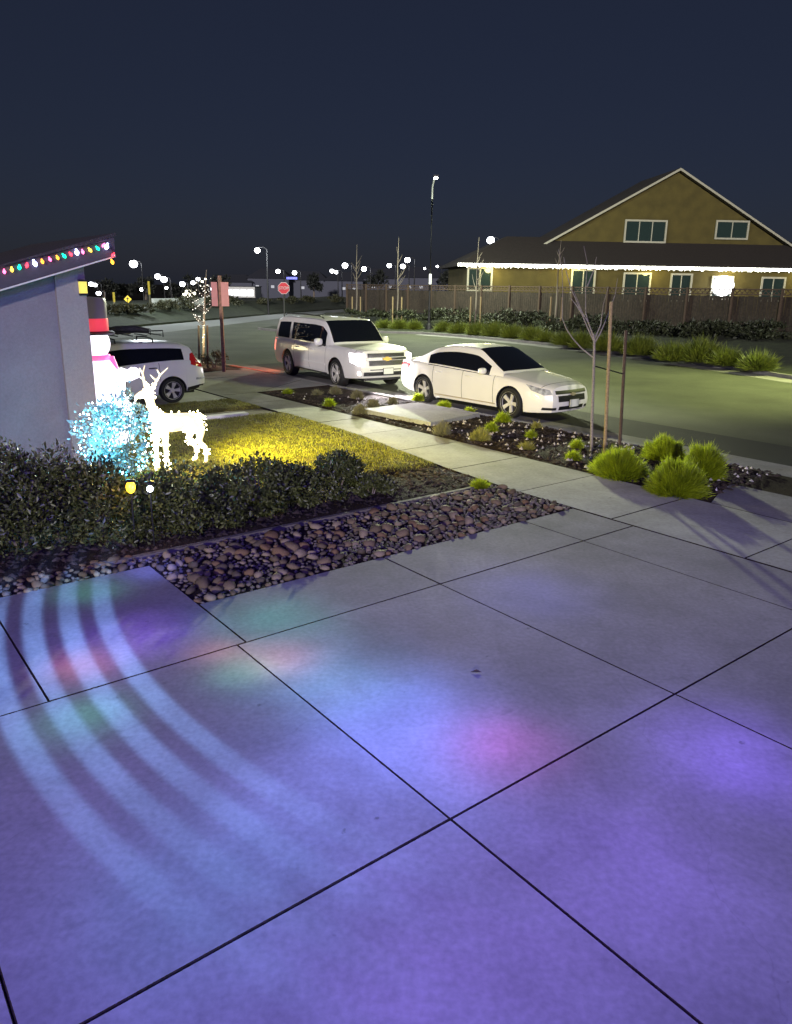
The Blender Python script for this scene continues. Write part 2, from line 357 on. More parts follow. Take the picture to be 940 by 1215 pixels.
# second driveway, where the small SUV stands
dr2 = sheet('neighbour_driveway', wpoly([(-23.4, -9), (-17.55, -9), (-17.55, 8.45), (-22.6, 8.5)]), -0.02, SOIL)
for n0, n1 in ((-9, -3.5), (-3.5, 1.5), (1.5, 5), (5, 8.45)):
    for a0, a1 in ((-23.2, -20.4), (-20.4, -17.55)): slab(a0, a1, n0, n1, dr2, WALKC)

# planting bed by the kerb, mulch bed and rock bed
def bumpy(name, poly_fn, na, nb, amp, z0, m, edge=0.03):
    def fn(u, v):
        p = poly_fn(u, v); e = min(u, 1 - u, v, 1 - v) * 12; e = max(0, min(1, e))
        return Vector((p.x, p.y, z0 + e * (edge + amp * noise2(p.x * 3, p.y * 3))))
    o = grid_sheet(name, fn, na, nb, m); o['kind'] = 'structure'; return o
bumpy('planting_bed', lambda u, v: W(-18.35 + u * 12.6 + (.4 * u - 1.2 * (1 - u) * 0) * 0, 9.66 + v * 2.53 * min(1, .12 + 3.2 * u)), 90, 22, .02, -.012, SOIL, .03)
bumpy('bed_end', lambda u, v: W(-5.76 + u * (.6 - .75 * v), 9.66 + v * 2.5), 6, 12, .015, -.012, SOIL, .03)
bumpy('mulch_bed', lambda u, v: W(-8.95 + u * 1.37, -8 + v * 15.9), 14, 120, .02, -.012, SOIL, .035)
bumpy('side_bed', lambda u, v: W(-15.95 + u * 1.0, -2 + v * 10.4), 10, 70, .02, -.012, mat('path_soil', (.16, .13, .09), .95, var=.3, scale=14, bump=.6), .02)
bumpy('corner_bed', lambda u, v: W(-28.3 + u * (4.9 - 2.0 * (1 - v)), 8.7 + v * (3.3 - .9 * (1 - u) ** 2)), 14, 12, .02, -.016, mat('corner_mulch', (.07, .035, .022), .95, var=.4, scale=20, bump=1.0), .04)
rb = sheet('rock_bed', wpoly([(-7.56, 2.5), (-7.56, 7.84), (-6.08, 7.82), (-6.08, 2.52)]), -0.016, SOIL)
sheet('rock_border', wpoly([(-7.75, -8), (-7.75, 2.49), (-7.31, 2.49), (-7.31, -8)]), -0.015, SOIL)
eg = MB().prism(wpoly([(-7.64, 2.0), (-7.575, 2.0), (-7.575, 7.45), (-7.64, 7.45)]), -.05, .022, .008).build('bed_edging', mat('edging_board', (.12, .105, .09), .85, var=.2)); eg['kind'] = 'structure'

# river rocks
ROCKM = []
for i, c in enumerate(((.12, .09, .05), (.17, .125, .07), (.085, .068, .045), (.24, .19, .12), (.16, .1, .05))):
    ROCKM.append(mat('river_rock_%d' % i, c, .8, var=.3, scale=14, bump=.35, bscale=50, spec=.3))
rock_me = []
for k in range(10):
    bm = bmesh.new(); bmesh.ops.create_icosphere(bm, subdivisions=2 if k < 5 else 1, radius=1)
    s = Vector((1, random.uniform(.5, .95), random.uniform(.4, .7))); o1 = random.uniform(0, 9)
    for v in bm.verts:
        f = 1 + .16 * math.sin(v.co.x * 2.3 + o1) * math.cos(v.co.y * 2.7 - o1) + .1 * math.sin(v.co.z * 4 + v.co.x * 3 + o1)
        v.co = Vector((v.co.x * s.x, v.co.y * s.y, v.co.z * s.z)) * f
    me = bpy.data.meshes.new('river_rock'); bm.to_mesh(me); bm.free(); me.materials.append(ROCKM[k % 5])
    for p in me.polygons: p.use_smooth = True
    rock_me.append(me)
spots = []
cell = {}
def scatter_rocks(a0, a1, n0, n1, tries, rmin, rmax):
    for _ in range(tries):
        r = rmin + (rmax - rmin) * random.random() ** 1.7
        a, n = random.uniform(a0 + r * .7, a1 - r * .55), random.uniform(n0 + r * .6, n1 - r * .4)
        k = (int(a / .2), int(n / .2)); ok = True
        for i in (-1, 0, 1):
            for j in (-1, 0, 1):
                for (x, y, q) in cell.get((k[0] + i, k[1] + j), ()):
                    if (a - x) ** 2 + (n - y) ** 2 < ((r + q) * .74) ** 2: ok = False
        if ok: cell.setdefault(k, []).append((a, n, r)); spots.append((a, n, r))
scatter_rocks(-7.56, -6.07, 2.5, 7.86, 12000, .026, .1)
scatter_rocks(-7.75, -7.28, -4, 2.5, 2500, .035, .075)
def rock_px(s): p = W(s[0], s[1]); return s[2] / p.y * (1 if abs(p.x) < p.y * .56 else .1)
spots.sort(key=rock_px, reverse=True)
fill = MB(); fillV = []; fillF = []; nv = 0
for i, (a, n, r) in enumerate(spots):
    me = random.choice(rock_me); p = W(a, n, r * .3 - .01)
    if i < 298:
        o = bpy.data.objects.new('river_rock', me); COL.objects.link(o); o.parent = rb; o.location = p
        o.rotation_euler = (random.uniform(-.4, .4), random.uniform(-.4, .4), random.uniform(0, 6.3)); o.scale = (r, r, r)
    else:
        M = Matrix.Translation(p) @ Matrix.Rotation(random.uniform(0, 6.3), 4, 'Z') @ Matrix.Rotation(random.uniform(-.4, .4), 4, 'X') @ Matrix.Scale(r, 4)
        mm = rock_me[5 + random.randrange(5)]
        V = np.empty(len(mm.vertices) * 3, np.float32); mm.vertices.foreach_get('co', V); V = V.reshape(-1, 3)
        M3 = np.array(M.to_3x3()); fillV.append(V @ M3.T + np.array(M.translation))
        fillF.append(np.array([tuple(q.vertices) for q in mm.polygons]) + nv); nv += len(V)
rf = link('small_river_rocks', npmesh('small_river_rocks', np.concatenate(fillV), np.concatenate(fillF), True), leafmat('mixed_rock', (.05, .042, .036), (.17, .14, .11), .8, 3.0), rb); rf['kind'] = 'stuff'

# mulch chips and small pale stones
def chips(name, n, sampler, smin, smax, m, flat=.4):
    P = np.array([sampler() for _ in range(n)]); V = []; F = []
    base = np.array([(-1, -.5, 0), (1, -.6, 0), (1.1, .5, 0), (-.9, .6, 0), (0, 0, flat * 1.6)])
    fc = np.array([(0, 1, 4), (1, 2, 4), (2, 3, 4), (3, 0, 4)])
    for i, p in enumerate(P):
        s = random.uniform(smin, smax); t = random.uniform(0, 6.3); c_, s_ = math.cos(t), math.sin(t)
        B = base * s * np.array([random.uniform(.7, 1.3), random.uniform(.5, 1.1), random.uniform(.6, 1.4)])
        B = np.stack([B[:, 0] * c_ - B[:, 1] * s_, B[:, 0] * s_ + B[:, 1] * c_, B[:, 2]], 1)
        V.append(B + p); F.append(fc + 5 * i)
    o = link(name, npmesh(name, np.concatenate(V), np.concatenate(F)), m); tag(o, kind='stuff'); return o
def bed_pt(z=.012):
    while True:
        a, n = random.uniform(-18.2, -5.3), random.uniform(9.72, 12.12)
        if n - 9.66 < 2.5 * min(1, .12 + 3.2 * (a + 18.35) / 12.6) - .04: return W(a, n, z + .02 * noise2(W(a, n).x * 3, W(a, n).y * 3))
o = chips('bark_mulch', 5200, bed_pt, .018, .05, leafmat('bark_chip', (.02, .014, .011), (.075, .05, .038), .9, 4)); tag(o, 'dark bark mulch covering the planting bed along the kerb', 'mulch')
def stone_pt():
    while True:
        p = bed_pt(.03); a = p.dot(AX)
        if a > -11.8 or random.random() < .18: return p
o = chips('pale_pebbles', 330, stone_pt, .018, .036, mat('pale_pebble', (.55, .5, .48), .7, var=.3, scale=9), .8); tag(o, 'small pale pebbles scattered on the dark mulch by the kerb', 'pebbles')
def mb_pt():
    a, n = random.uniform(-8.9, -7.68), random.uniform(-4, 7.85); return W(a, n, .02)
o = chips('bed_bark', 2600, mb_pt, .018, .05, MATS['bark_chip']); tag(o, 'dark bark mulch under the hedge between lawn and rocks', 'mulch')

# lawn
def lawn(name, a0, a1, n0, n1fn, nblades, h, label):
    def lz(a, n):
        e = min(a - a0, a1 - a, n1fn(a) - n, 2.0) * 5; e = max(0, min(1, e)); p = W(a, n)
        return -.01 + (.07 + .012 * noise2(p.x * 1.3, p.y * 1.3)) * (1 - (1 - e) ** 2)
    def fn(u, v):
        a = a0 + u * (a1 - a0); n = n0 + v * (n1fn(a) - n0); p = W(a, n); p.z = lz(a, n); return p
    g = grid_sheet(name, fn, 60, 60, LAWNB); g['kind'] = 'structure'
    u = RNG.uniform(.003, .997, nblades); v = RNG.uniform(.003, .997, nblades)
    P = np.array([fn(x, y) for x, y in zip(u, v)])
    dens = noise2(P[:, 0] * 2.6, P[:, 1] * 2.6) + .5 * noise2(P[:, 0] * 9, P[:, 1] * 9)
    P = P[dens > RNG.uniform(-1.2, .4, len(P))]
    V, F = blades(P, h, .0045, .7)
    o = link('lawn_grass', npmesh('lawn_grass', V, F), leafmat('dry_grass', (.15, .17, .02), (.32, .31, .05), .7, 2.2)); tag(o, label, 'grass', kind='stuff')
lawn('lawn', -14.95, -8.95, 2.4, lambda a: nnear(a) - .03, 75000, .03, 'dry yellowish lawn grass lit by the glowing deer')
lawn('side_lawn', -17.5, -15.95, 1.5, lambda a: nnear(a) - .05, 13000, .03, 'strip of lawn grass between the path and the neighbouring driveway')
e = MB().prism(wpoly([(-15.12, 6.62), (-14.92, 6.62), (-14.92, 7.58), (-15.12, 7.58)]), -.05, .1, .012).build('stepping_stone', mat('pale_stone', (.7, .68, .64), .7, var=.1))
tag(e, 'pale flat stone bar lying at the lawn edge near the sidewalk', 'stone')
e = MB().prism(wpoly([(-13.95, 9.98), (-14.05, 11.72), (-12.0, 11.86), (-11.68, 10.12)]), -.05, .11, .012).build('concrete_pad', WALKC)
tag(e, 'raised rectangular concrete pad set in the dark kerbside bed', 'concrete pad')

# ------------------------------------------------------------------ across the street
kerbpx = [(950, 452), (881, 441), (760, 424), (700, 416), (640, 409), (560, 401), (500, 396.5), (440, 395), (390, 394.5), (338, 394.5), (306, 391)]
KP = [W(20, 26.5, -.1)] + [gp(x, y, -.1) for x, y in kerbpx]
FENCE0, FENCE1 = Vector((-4.2, 63, 0)), Vector((21.5, 34.5, 0))
fd = (FENCE1 - FENCE0).normalized(); fn_ = Vector((-fd.y, fd.x, 0))
if fn_.y < 0: fn_ = -fn_
rows = []
for i, p in enumerate(KP):
    q = Vector((p.x, p.y, 0)); d = (KP[min(i + 1, len(KP) - 1)] - KP[max(i - 1, 0)]).normalized(); nn = Vector((d.y, -d.x, 0))
    if nn.x < 0 and i < 8: nn = -nn
    if nn.y < 0: nn = -nn
    f = FENCE0 + fd * max(-2.0, (q - FENCE0).dot(fd) + 1.5)
    f = f if i < 8 else q + Vector((1.5, 14 - (i - 8) * 4.0, 0))
    hz = 1.0 if i < 8 else (.35, .2, .1, .02)[min(i - 8, 3)]
    rows.append([q + Vector((0, 0, -.12)), q + Vector((0, 0, .04)), q + nn * .16 + Vector((0, 0, .045)), q + nn * .18 + Vector((0, 0, .02)), q + nn * 1.2 + Vector((0, 0, .12)), q.lerp(f, .55) + Vector((0, 0, .55 * hz)), f - fn_ * .3 + Vector((0, 0, .95 * hz)), f + fn_ * 40 + Vector((0, 0, 1.0 * hz))])
V = sum(rows, []); K = len(rows[0])
Fk = [(i * K + j, (i + 1) * K + j, (i + 1) * K + j + 1, i * K + j + 1) for i in range(len(rows) - 1) for j in range(2)]
Fb = [(i * K + j, (i + 1) * K + j, (i + 1) * K + j + 1, i * K + j + 1) for i in range(len(rows) - 1) for j in range(2, K - 1)]
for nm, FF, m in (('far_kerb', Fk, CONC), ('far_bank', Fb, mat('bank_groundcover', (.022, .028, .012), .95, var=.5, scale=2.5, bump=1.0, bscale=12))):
    me = bpy.data.meshes.new(nm); me.from_pydata(V, [], FF); me.update()
    if sum(p.normal.z for p in me.polygons) < 0: me.flip_normals()
    link(nm, me, m)['kind'] = 'structure'
# far sidewalk strip along the kerb
rows = []
for i, p in enumerate(KP[:8]):
    q = Vector((p.x, p.y, 0)); d = (KP[i + 1] - KP[max(i - 1, 0)]).normalized(); nn = Vector((d.y, -d.x, 0))
    if nn.x < 0: nn = -nn
    rows.append((q - nn * .95 + Vector((0, 0, -.094)), q - nn * .01 + Vector((0, 0, -.09))))
V = [x for r_ in rows for x in r_]; me = bpy.data.meshes.new('far_gutter'); me.from_pydata(V, [], [(2 * i, 2 * i + 1, 2 * i + 3, 2 * i + 2) for i in range(7)]); me.update()
if sum(p.normal.z for p in me.polygons) < 0: me.flip_normals()
link('far_gutter', me, CONC)['kind'] = 'structure'

# cross street: paler carriageway, embankment behind it
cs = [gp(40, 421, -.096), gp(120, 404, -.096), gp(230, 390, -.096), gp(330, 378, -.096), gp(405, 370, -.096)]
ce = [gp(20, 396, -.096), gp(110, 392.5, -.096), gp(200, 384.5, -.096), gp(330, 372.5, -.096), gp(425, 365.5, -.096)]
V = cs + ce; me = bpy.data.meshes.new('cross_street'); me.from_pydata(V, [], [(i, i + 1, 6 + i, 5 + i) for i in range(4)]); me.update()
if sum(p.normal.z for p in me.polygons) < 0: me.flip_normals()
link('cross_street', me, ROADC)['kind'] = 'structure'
rows = []
CE = [ce[0] + (ce[0] - ce[1]) * 1.0] + ce + [gp(440, 362, -.09)]
for i, p in enumerate(CE):
    d = (CE[min(i + 1, len(CE) - 1)] - CE[max(i - 1, 0)]).normalized(); nn = Vector((-d.y, d.x, 0))
    q = Vector((p.x, p.y, 0)); s = 1.0 if i < 5 else .6
    rows.append([q + Vector((0, 0, -.12)), q + Vector((0, 0, .05)), q + nn * .3 + Vector((0, 0, .05)), q + nn * 1.5 * s + Vector((0, 0, .3)), q + nn * 5 * s + Vector((0, 0, 1.1)), q + nn * 12 * s + Vector((0, 0, 1.2)), q + nn * 30 * s + Vector((0, 0, .3)), q + nn * 60 + Vector((0, 0, -.2))])
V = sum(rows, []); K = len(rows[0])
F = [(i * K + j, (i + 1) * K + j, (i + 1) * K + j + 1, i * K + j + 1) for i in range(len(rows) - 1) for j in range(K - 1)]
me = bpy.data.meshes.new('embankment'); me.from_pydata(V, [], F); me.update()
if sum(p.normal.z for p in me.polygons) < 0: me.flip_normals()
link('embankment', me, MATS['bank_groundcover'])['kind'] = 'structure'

# ================================================================== CARS
def spl(tab):
    xs = np.array([t[0] for t in tab], float); ys = np.array([t[1] for t in tab], float)
    h = np.diff(xs); d = np.diff(ys) / h; m = np.zeros(len(xs)); m[0], m[-1] = d[0], d[-1]
    for i in range(1, len(xs) - 1):
        m[i] = 0 if d[i - 1] * d[i] <= 0 else 2 * d[i - 1] * d[i] / (d[i - 1] + d[i])
    def f(x):
        x = min(max(x, xs[0]), xs[-1]); i = int(min(np.searchsorted(xs, x, 'right') - 1, len(xs) - 2)); i = max(i, 0)
        t = (x - xs[i]) / h[i]; t2, t3 = t * t, t * t * t
        return (2 * t3 - 3 * t2 + 1) * ys[i] + (t3 - 2 * t2 + t) * h[i] * m[i] + (-2 * t3 + 3 * t2) * ys[i + 1] + (t3 - t2) * h[i] * m[i + 1]
    return f
def sst(x): x = max(0, min(1, x)); return x * x * (3 - 2 * x)
SIDE = [(0, .945), (.1, .972), (.3, .993), (.5, 1.0), (.7, .995), (.85, .98), (.95, .957), (1, .925)]
TOPF = [(.86, .42), (.6, .78), (.3, .95), (0, 1)]
GT = [0, .07, .3, .55, .8, .9, 1.0]
GTOP = [(.95, .5), (.8, .78), (.5, .95), (0, 1)]

class Car:
    def __init__(s, name, sp, loc, yaw, label, cat, group=None, paint=None, scale=1.0):
        s.sp = sp; s.root = empty(name, loc, yaw, label, cat, group); s.root.scale = (scale, scale, scale * (1.04 if name == 'sedan' else 1)); s.paint = paint or WHITEP
        s.V = []; s.parts = {}; s.bvF = []
        s.lower(); s.cabin()
        s.bvh = BVHTree.FromPolygons([Vector(v) for v in s.V], s.bvF)
        mats = dict(body=s.paint, door=s.paint, hood=s.paint, trunk_lid=s.paint, door_seam=BLACKP, hood_seam=BLACKP, window_pillar=GLASS, windshield=GLASS, rear_window=GLASS, side_window=GLASS)
        for key, F in s.parts.items():
            base = key.split('|')[0]; used = sorted({i for f in F for i in f}); mp = {j: i for i, j in enumerate(used)}
            me = bpy.data.meshes.new(base); me.from_pydata([s.V[i] for i in used], [], [tuple(mp[i] for i in f) for f in F]); me.update()
            for p in me.polygons: p.use_smooth = True
            me.set_sharp_from_angle(angle=R(42))
            o = link(base, me, mats[base], s.root)
            if key.startswith('door|'): s.doors[key] = o
        s.wheels()
    doors = None
    def putf(s, key, f): s.parts.setdefault(key, []).append(f); s.bvF.append(f)
    def lower(s):
        s.doors = {}
        q = s.sp; xr, xf = q['xr'], q['xf']; hw, zs, zc = spl(q['hw']), spl(q['zs']), spl(q['zc']); lf, lr = spl(q['leanf']), spl(q['leanr'])
        seams = sorted({x for d in q['doors'] for x in d} | set(q.get('hoodx', ())))
        st = set(np.round(np.arange(xr, xf + .001, .06), 4)) | {xr, xf}
        for wx in q['wx']:
            for k in range(-12, 13): st.add(round(wx + q['ar'] * math.sin(k / 12 * math.pi / 2), 4))
        st = [x for x in st if xr <= x <= xf and all(abs(x - e) > .02 for e in seams)]
        for e in seams: st += [e - .006, e + .006]
        st = sorted(set(st)); s.lst = st
        zr = spl(q['zr'])
        def sect(x):
            z0 = zr(x)
            for wx in q['wx']:
                d = abs(x - wx)
                if d < q['ar']: z0 = max(z0, q['wr'] + math.sqrt(max(0, q['ar'] ** 2 - d * d)) - .015)
            h = hw(x); zz = zs(x); P = []
            flare = sum(.018 * sst(1 - abs(abs(x - wx) - q['ar'] * .75) / .28) for wx in q['wx'])
            for t, f in SIDE:
                z = z0 + (zz - z0) * t; hh = (z - zr(x)) / (zz - zr(x))
                ff = float(np.interp(hh, [a for a, b in SIDE], [b for a, b in SIDE]))
                P.append((h * ff + flare * (1 - hh) * .8, z))
            ys = P[-1][0]
            for f, c in q.get('topf', TOPF): P.append((ys * f, zz + (zc(x) - zz) * c))
            out = []
            Bf, Br = sst((x - (xf - q['bf'])) / q['bf']), sst(((xr + q['br']) - x) / q['br'])
            ring = [(y, z) for y, z in P] + [(-y, z) for y, z in P[-2::-1]]
            for y, z in ring:
                k = 1 - (abs(y) / hw(0)) ** 2
                out.append((x + Bf * (lf(z) + q['bulge'] * k) + Br * (lr(z) - q['rbulge'] * k), y, z))
            return out
        s.sect = sect
        n = 2 * (len(SIDE) + len(TOPF)) - 1; rings = [sect(x) for x in st]
        b = len(s.V); s.V += [p for r in rings for p in r]; half = (n - 1) // 2
        for i in range(len(st) - 1):
            xm = (st[i] + st[i + 1]) / 2; seam = any(abs(xm - e) < .004 for e in seams)
            for k in range(n - 1):
                row = k if k < half else n - 2 - k; side = 'l' if k < half else 'r'
                f = (b + i * n + k, b + (i + 1) * n + k, b + (i + 1) * n + k + 1, b + i * n + k + 1)
                key = 'body'
                dr = [j for j, d in enumerate(q['doors']) if d[0] < xm < d[1]]
                if row < len(SIDE) - 1:
                    if seam and 1 <= row < len(SIDE) - 1 and any(abs(xm - e) < .004 for d in q['doors'] for e in d): key = 'door_seam|%s%d' % (side, round(xm * 100))
                    elif dr and row >= 1: key = 'door|%d%s' % (dr[0], side)
                else:
                    hx = q.get('hoodx')
                    if hx and hx[0] < xm < hx[1] and row >= len(SIDE): key = 'hood'
                    elif hx and seam and xm > hx[0] - .1: key = 'hood_seam|%d' % round(xm * 100)
                s.putf(key, f)
        # end caps in horizontal strips
        for end in (0, 1):
            i = 0 if end == 0 else len(st) - 1; rg = rings[i]; x = st[i]
            fr = [1, .86, .6, .3, 0, -.3, -.6, -.86, -1]; m = len(fr); idx = []
            ns = len(SIDE)
            for j in range(ns - 1):
                row = []
                for f in fr:
                    y = rg[j][1] * f; z = rg[j][2]; k = 1 - (abs(y) / hw(0)) ** 2
                    xx = x + ((lf(z) + q['bulge'] * k) if end else (lr(z) - q['rbulge'] * k))
                    if abs(f) == 1: row.append(b + i * n + (j if f > 0 else n - 1 - j))
                    else: s.V.append((xx, y, z)); row.append(len(s.V) - 1)
                idx.append(row)
            idx.append([b + i * n + ns - 1 + j for j in range(m)])
            for j in range(ns - 1):
                for c in range(m - 1):
                    f = (idx[j][c], idx[j + 1][c], idx[j + 1][c + 1], idx[j][c + 1])
                    s.putf('body', f[::-1] if end == 0 else f)
        ub = MB(); ub.box(((xr + xf) / 2, 0, (q['ground'] + .62) / 2 + .02), (xf - xr - .35, hw(0) * 1.2, .62 - q['ground']))
        for wx in q['wx']:
            for sy in (1, -1):
                N_ = 14; y0, y1 = sy * hw(0) * .6, sy * (hw(wx) * .94)
                vs = []
                for k in range(N_ + 1):
                    t = math.pi * k / N_; c, z = wx + q['ar'] * .99 * math.cos(t), q['wr'] + q['ar'] * .99 * math.sin(t)
                    vs += [(c, y0, z), (c, y1, z)]
                ub.add(vs, [(2 * k, 2 * k + 1, 2 * k + 3, 2 * k + 2) for k in range(N_)])
        ub.build('underbody', BLACKP, s.root)
    def cabin(s):
        q = s.sp; g = q['g']; zt, zb, yb = spl(g['zt']), spl(g['zb']), spl(g['yb'])
        x0, x1 = g['zt'][0][0], g['zt'][-1][0]
        marks = sorted({x for w in list(g['win']) + list(g.get('pill', ())) for x in w} | set(g['ws']) | set(g.get('rw', ())))
        st = [x for x in np.round(np.arange(x0, x1, .06), 4) if all(abs(x - e) > .015 for e in marks)] + [x0, x1] + [e for e in marks if x0 < e < x1]
        st = sorted(set(st)); tum = g['tum']
        def sect(x):
            z1, z0, y0 = zt(x), zb(x), yb(x); h = max(z1 - z0, .002); drop = min(g['drop'], .3 * h); ze = z1 - drop; ye = y0 - tum * (ze - z0)
            P = [(y0 + (ye - y0) * t + .018 * math.sin(math.pi * t) * min(1, h / .3), z0 + (ze - z0) * t) for t in GT]
            P += [(ye * f, ze + drop * c) for f, c in GTOP]
            Bf, Br = sst((x - g['hdr'] + .25) / (x1 - g['hdr'] + .25)), sst((g['rhdr'] + .25 - x) / (g['rhdr'] + .25 - x0))
            out = []
            for y, z in P + [(-y, z) for y, z in P[-2::-1]]:
                k = 1 - (y / y0) ** 2
                out.append((x + Bf * g['bulge'] * k - Br * g['rbulge'] * k + Br * g['lean'] * (z - zb(x0)), y, z))
            return out
        s.csect = sect
        n = 2 * (len(GT) + len(GTOP)) - 1; half = (n - 1) // 2; rings = [sect(x) for x in st]; b = len(s.V); s.V += [p for r in rings for p in r]
        ns = len(GT)
        for i in range(len(st) - 1):
            xm = (st[i] + st[i + 1]) / 2
            for k in range(n - 1):
                row = k if k < half else n - 2 - k; side = 'l' if k < half else 'r'; key = 'body'
                if 1 <= row <= g.get('winrow', 3):
                    for j, w in enumerate(g['win']):
                        if w[0] < xm < w[1]: key = 'side_window|%d%s' % (j, side)
                    for j, w in enumerate(g.get('pill', ())):
                        if w[0] < xm < w[1]: key = 'window_pillar|%d%s' % (j, side)
                if row >= ns:
                    if g['ws'][0] < xm < g['ws'][1]: key = 'windshield'
                    elif 'rw' in g and g['rw'][0] < xm < g['rw'][1]: key = 'rear_window'
                s.putf(key, (b + i * n + k, b + (i + 1) * n + k, b + (i + 1) * n + k + 1, b + i * n + k + 1))
        if g.get('cap'):
            rg = list(range(b, b + n)); 
            for j in range(half): s.putf('rear_window' if 1 <= j <= 4 else 'body', (rg[j], rg[j + 1], rg[n - 2 - j], rg[n - 1 - j]) if j < half - 1 else (rg[j], rg[j + 1], rg[n - 1 - j]))
    def cast(s, p, d):
        p, d = Vector(p), Vector(d).normalized(); h = s.bvh.ray_cast(p + d * 1.2, -d, 3.0)
        return h[0] if h[0] is not None else p
    def patch(s, name, top, bot, d, m, off=.006, rows=4, sub=4, parent=None, skirt=.02):
        """a piece that follows the body surface: top and bottom edges as 3-D points, cast along d"""
        def dens(P):
            P = [Vector(p) for p in P]; out = []
            for i in range(len(P) - 1): out += [P[i].lerp(P[i + 1], k / sub) for k in range(sub)]
            return out + [P[-1]]
        T, B = dens(top), dens(bot); n = len(T); d = Vector(d).normalized(); vs = []
        for r in range(rows + 1):
            for i in range(n): vs.append(s.cast(B[i].lerp(T[i], r / rows), d) + d * off)
        fs = [(r * n + i, r * n + i + 1, (r + 1) * n + i + 1, (r + 1) * n + i) for r in range(rows) for i in range(n - 1)]
        edge = [i for i in range(n)] + [r * n + n - 1 for r in range(1, rows + 1)] + [rows * n + i for i in range(n - 2, -1, -1)] + [r * n for r in range(rows - 1, 0, -1)]
        k0 = len(vs); vs += [vs[e] - d * skirt for e in edge]; L = len(edge)
        fs += [(edge[i], edge[(i + 1) % L], k0 + (i + 1) % L, k0 + i) for i in range(L)]
        me = bpy.data.meshes.new(name); me.from_pydata(vs, [], fs); me.update()
        bm = bmesh.new(); bm.from_mesh(me); bmesh.ops.recalc_face_normals(bm, faces=bm.faces); bm.to_mesh(me); bm.free()
        fn = sum((p.normal.dot(d) for p in me.polygons[:len(fs) - L]))
        if fn < 0: me.flip_normals()
        for p in me.polygons: p.use_smooth = True
        me.set_sharp_from_angle(angle=R(40))
        return link(name, me, m, parent or s.root)
    def front(s, name, y0, y1, z0, z1, m, **k):
        return s.patch(name, [(s.sp['xf'], y0, z1), (s.sp['xf'], (y0 + y1) / 2, z1), (s.sp['xf'], y1, z1)], [(s.sp['xf'], y0, z0), (s.sp['xf'], (y0 + y1) / 2, z0), (s.sp['xf'], y1, z0)], (1, 0, 0), m, **k)
    def wheels(s):
        q = s.sp; r = q['wr']; w = q['ww']; spk = q['spokes']
        ty = MB().lathe([(r * .62, -w / 2 + .01), (r * .72, -w / 2), (r * .93, -w / 2 + .004), (r * .985, -w / 2 + .03), (r, -w / 2 + .06), (r, w / 2 - .06), (r * .985, w / 2 - .03), (r * .93, w / 2 - .004), (r * .72, w / 2), (r * .62, w / 2 - .01)], 40, axis='Y', caps=False).mesh('tyre', 40)
        rm = MB(); rr = r * q['rimr']
        rm.lathe([(rr * .9, w / 2 - .05), (rr * .93, w / 2 - .01), (rr, w / 2 + .002), (rr * 1.02, w / 2 - .02)], 40, axis='Y', caps=False)
        for k in range(spk):
            for dd in q['spokeoff']:
                t = 2 * math.pi * k / spk + .3; M = Matrix.Rotation(t, 3, 'Y')
                wi, wo = q['spokew']
                vs = [(-wi, w / 2 - .045, .04), (wi, w / 2 - .045, .04), (wo + dd * 1.0, w / 2 - .012, rr * .95), (-wo + dd * 1.0, w / 2 - .012, rr * .95)]
                vs2 = [(x, y - .035, z) for x, y, z in vs]
                rm.add([M @ Vector(v) for v in vs + vs2], [(0, 1, 2, 3), (7, 6, 5, 4), (0, 3, 7, 4), (1, 5, 6, 2)])
        rm.lathe([(.001, w / 2 - .02), (.05, w / 2 - .02), (.065, w / 2 - .04), (.07, w / 2 - .07)], 20, axis='Y', caps=False)
        rm = rm.mesh('rim')
        bm = bmesh.new(); bm.from_mesh(rm); bmesh.ops.recalc_face_normals(bm, faces=bm.faces); bm.to_mesh(rm); bm.free()
        dk = MB().lathe([(.001, w / 2 - .085), (rr * .95, w / 2 - .075), (rr * .95, w / 2 - .03)], 32, axis='Y', caps=False).mesh('brake_disc')
        for wx in q['wx']:
            for sy in (1, -1):
                e = empty('wheel', (wx, sy * (q['track'] - w / 2), r), 0 if sy > 0 else math.pi); e.parent = s.root; e.rotation_euler[1] = random.uniform(0, 1)
                link('tyre', ty, RUBBER, e); link('rim', rm, ALLOY, e); link('brake_disc', dk, BLACKP, e)
    def handles(s, xs, z, m):
        for (key, o) in s.doors.items():
            j, sd = int(key[5]), key[6]; x = xs[j]; sg = 1 if sd == 'l' else -1
            p = s.cast((x, sg * 1.0, z), (0, sg, 0))
            h = MB(); h.path([p + Vector((-.1, -.005 * sg, 0)), p + Vector((-.085, .028 * sg, .003)), p + Vector((0, .034 * sg, .005)), p + Vector((.085, .028 * sg, .003)), p + Vector((.1, -.005 * sg, 0))], [.014, .016, .017, .016, .014], 6)
            h.build('handle', m, o, 50)
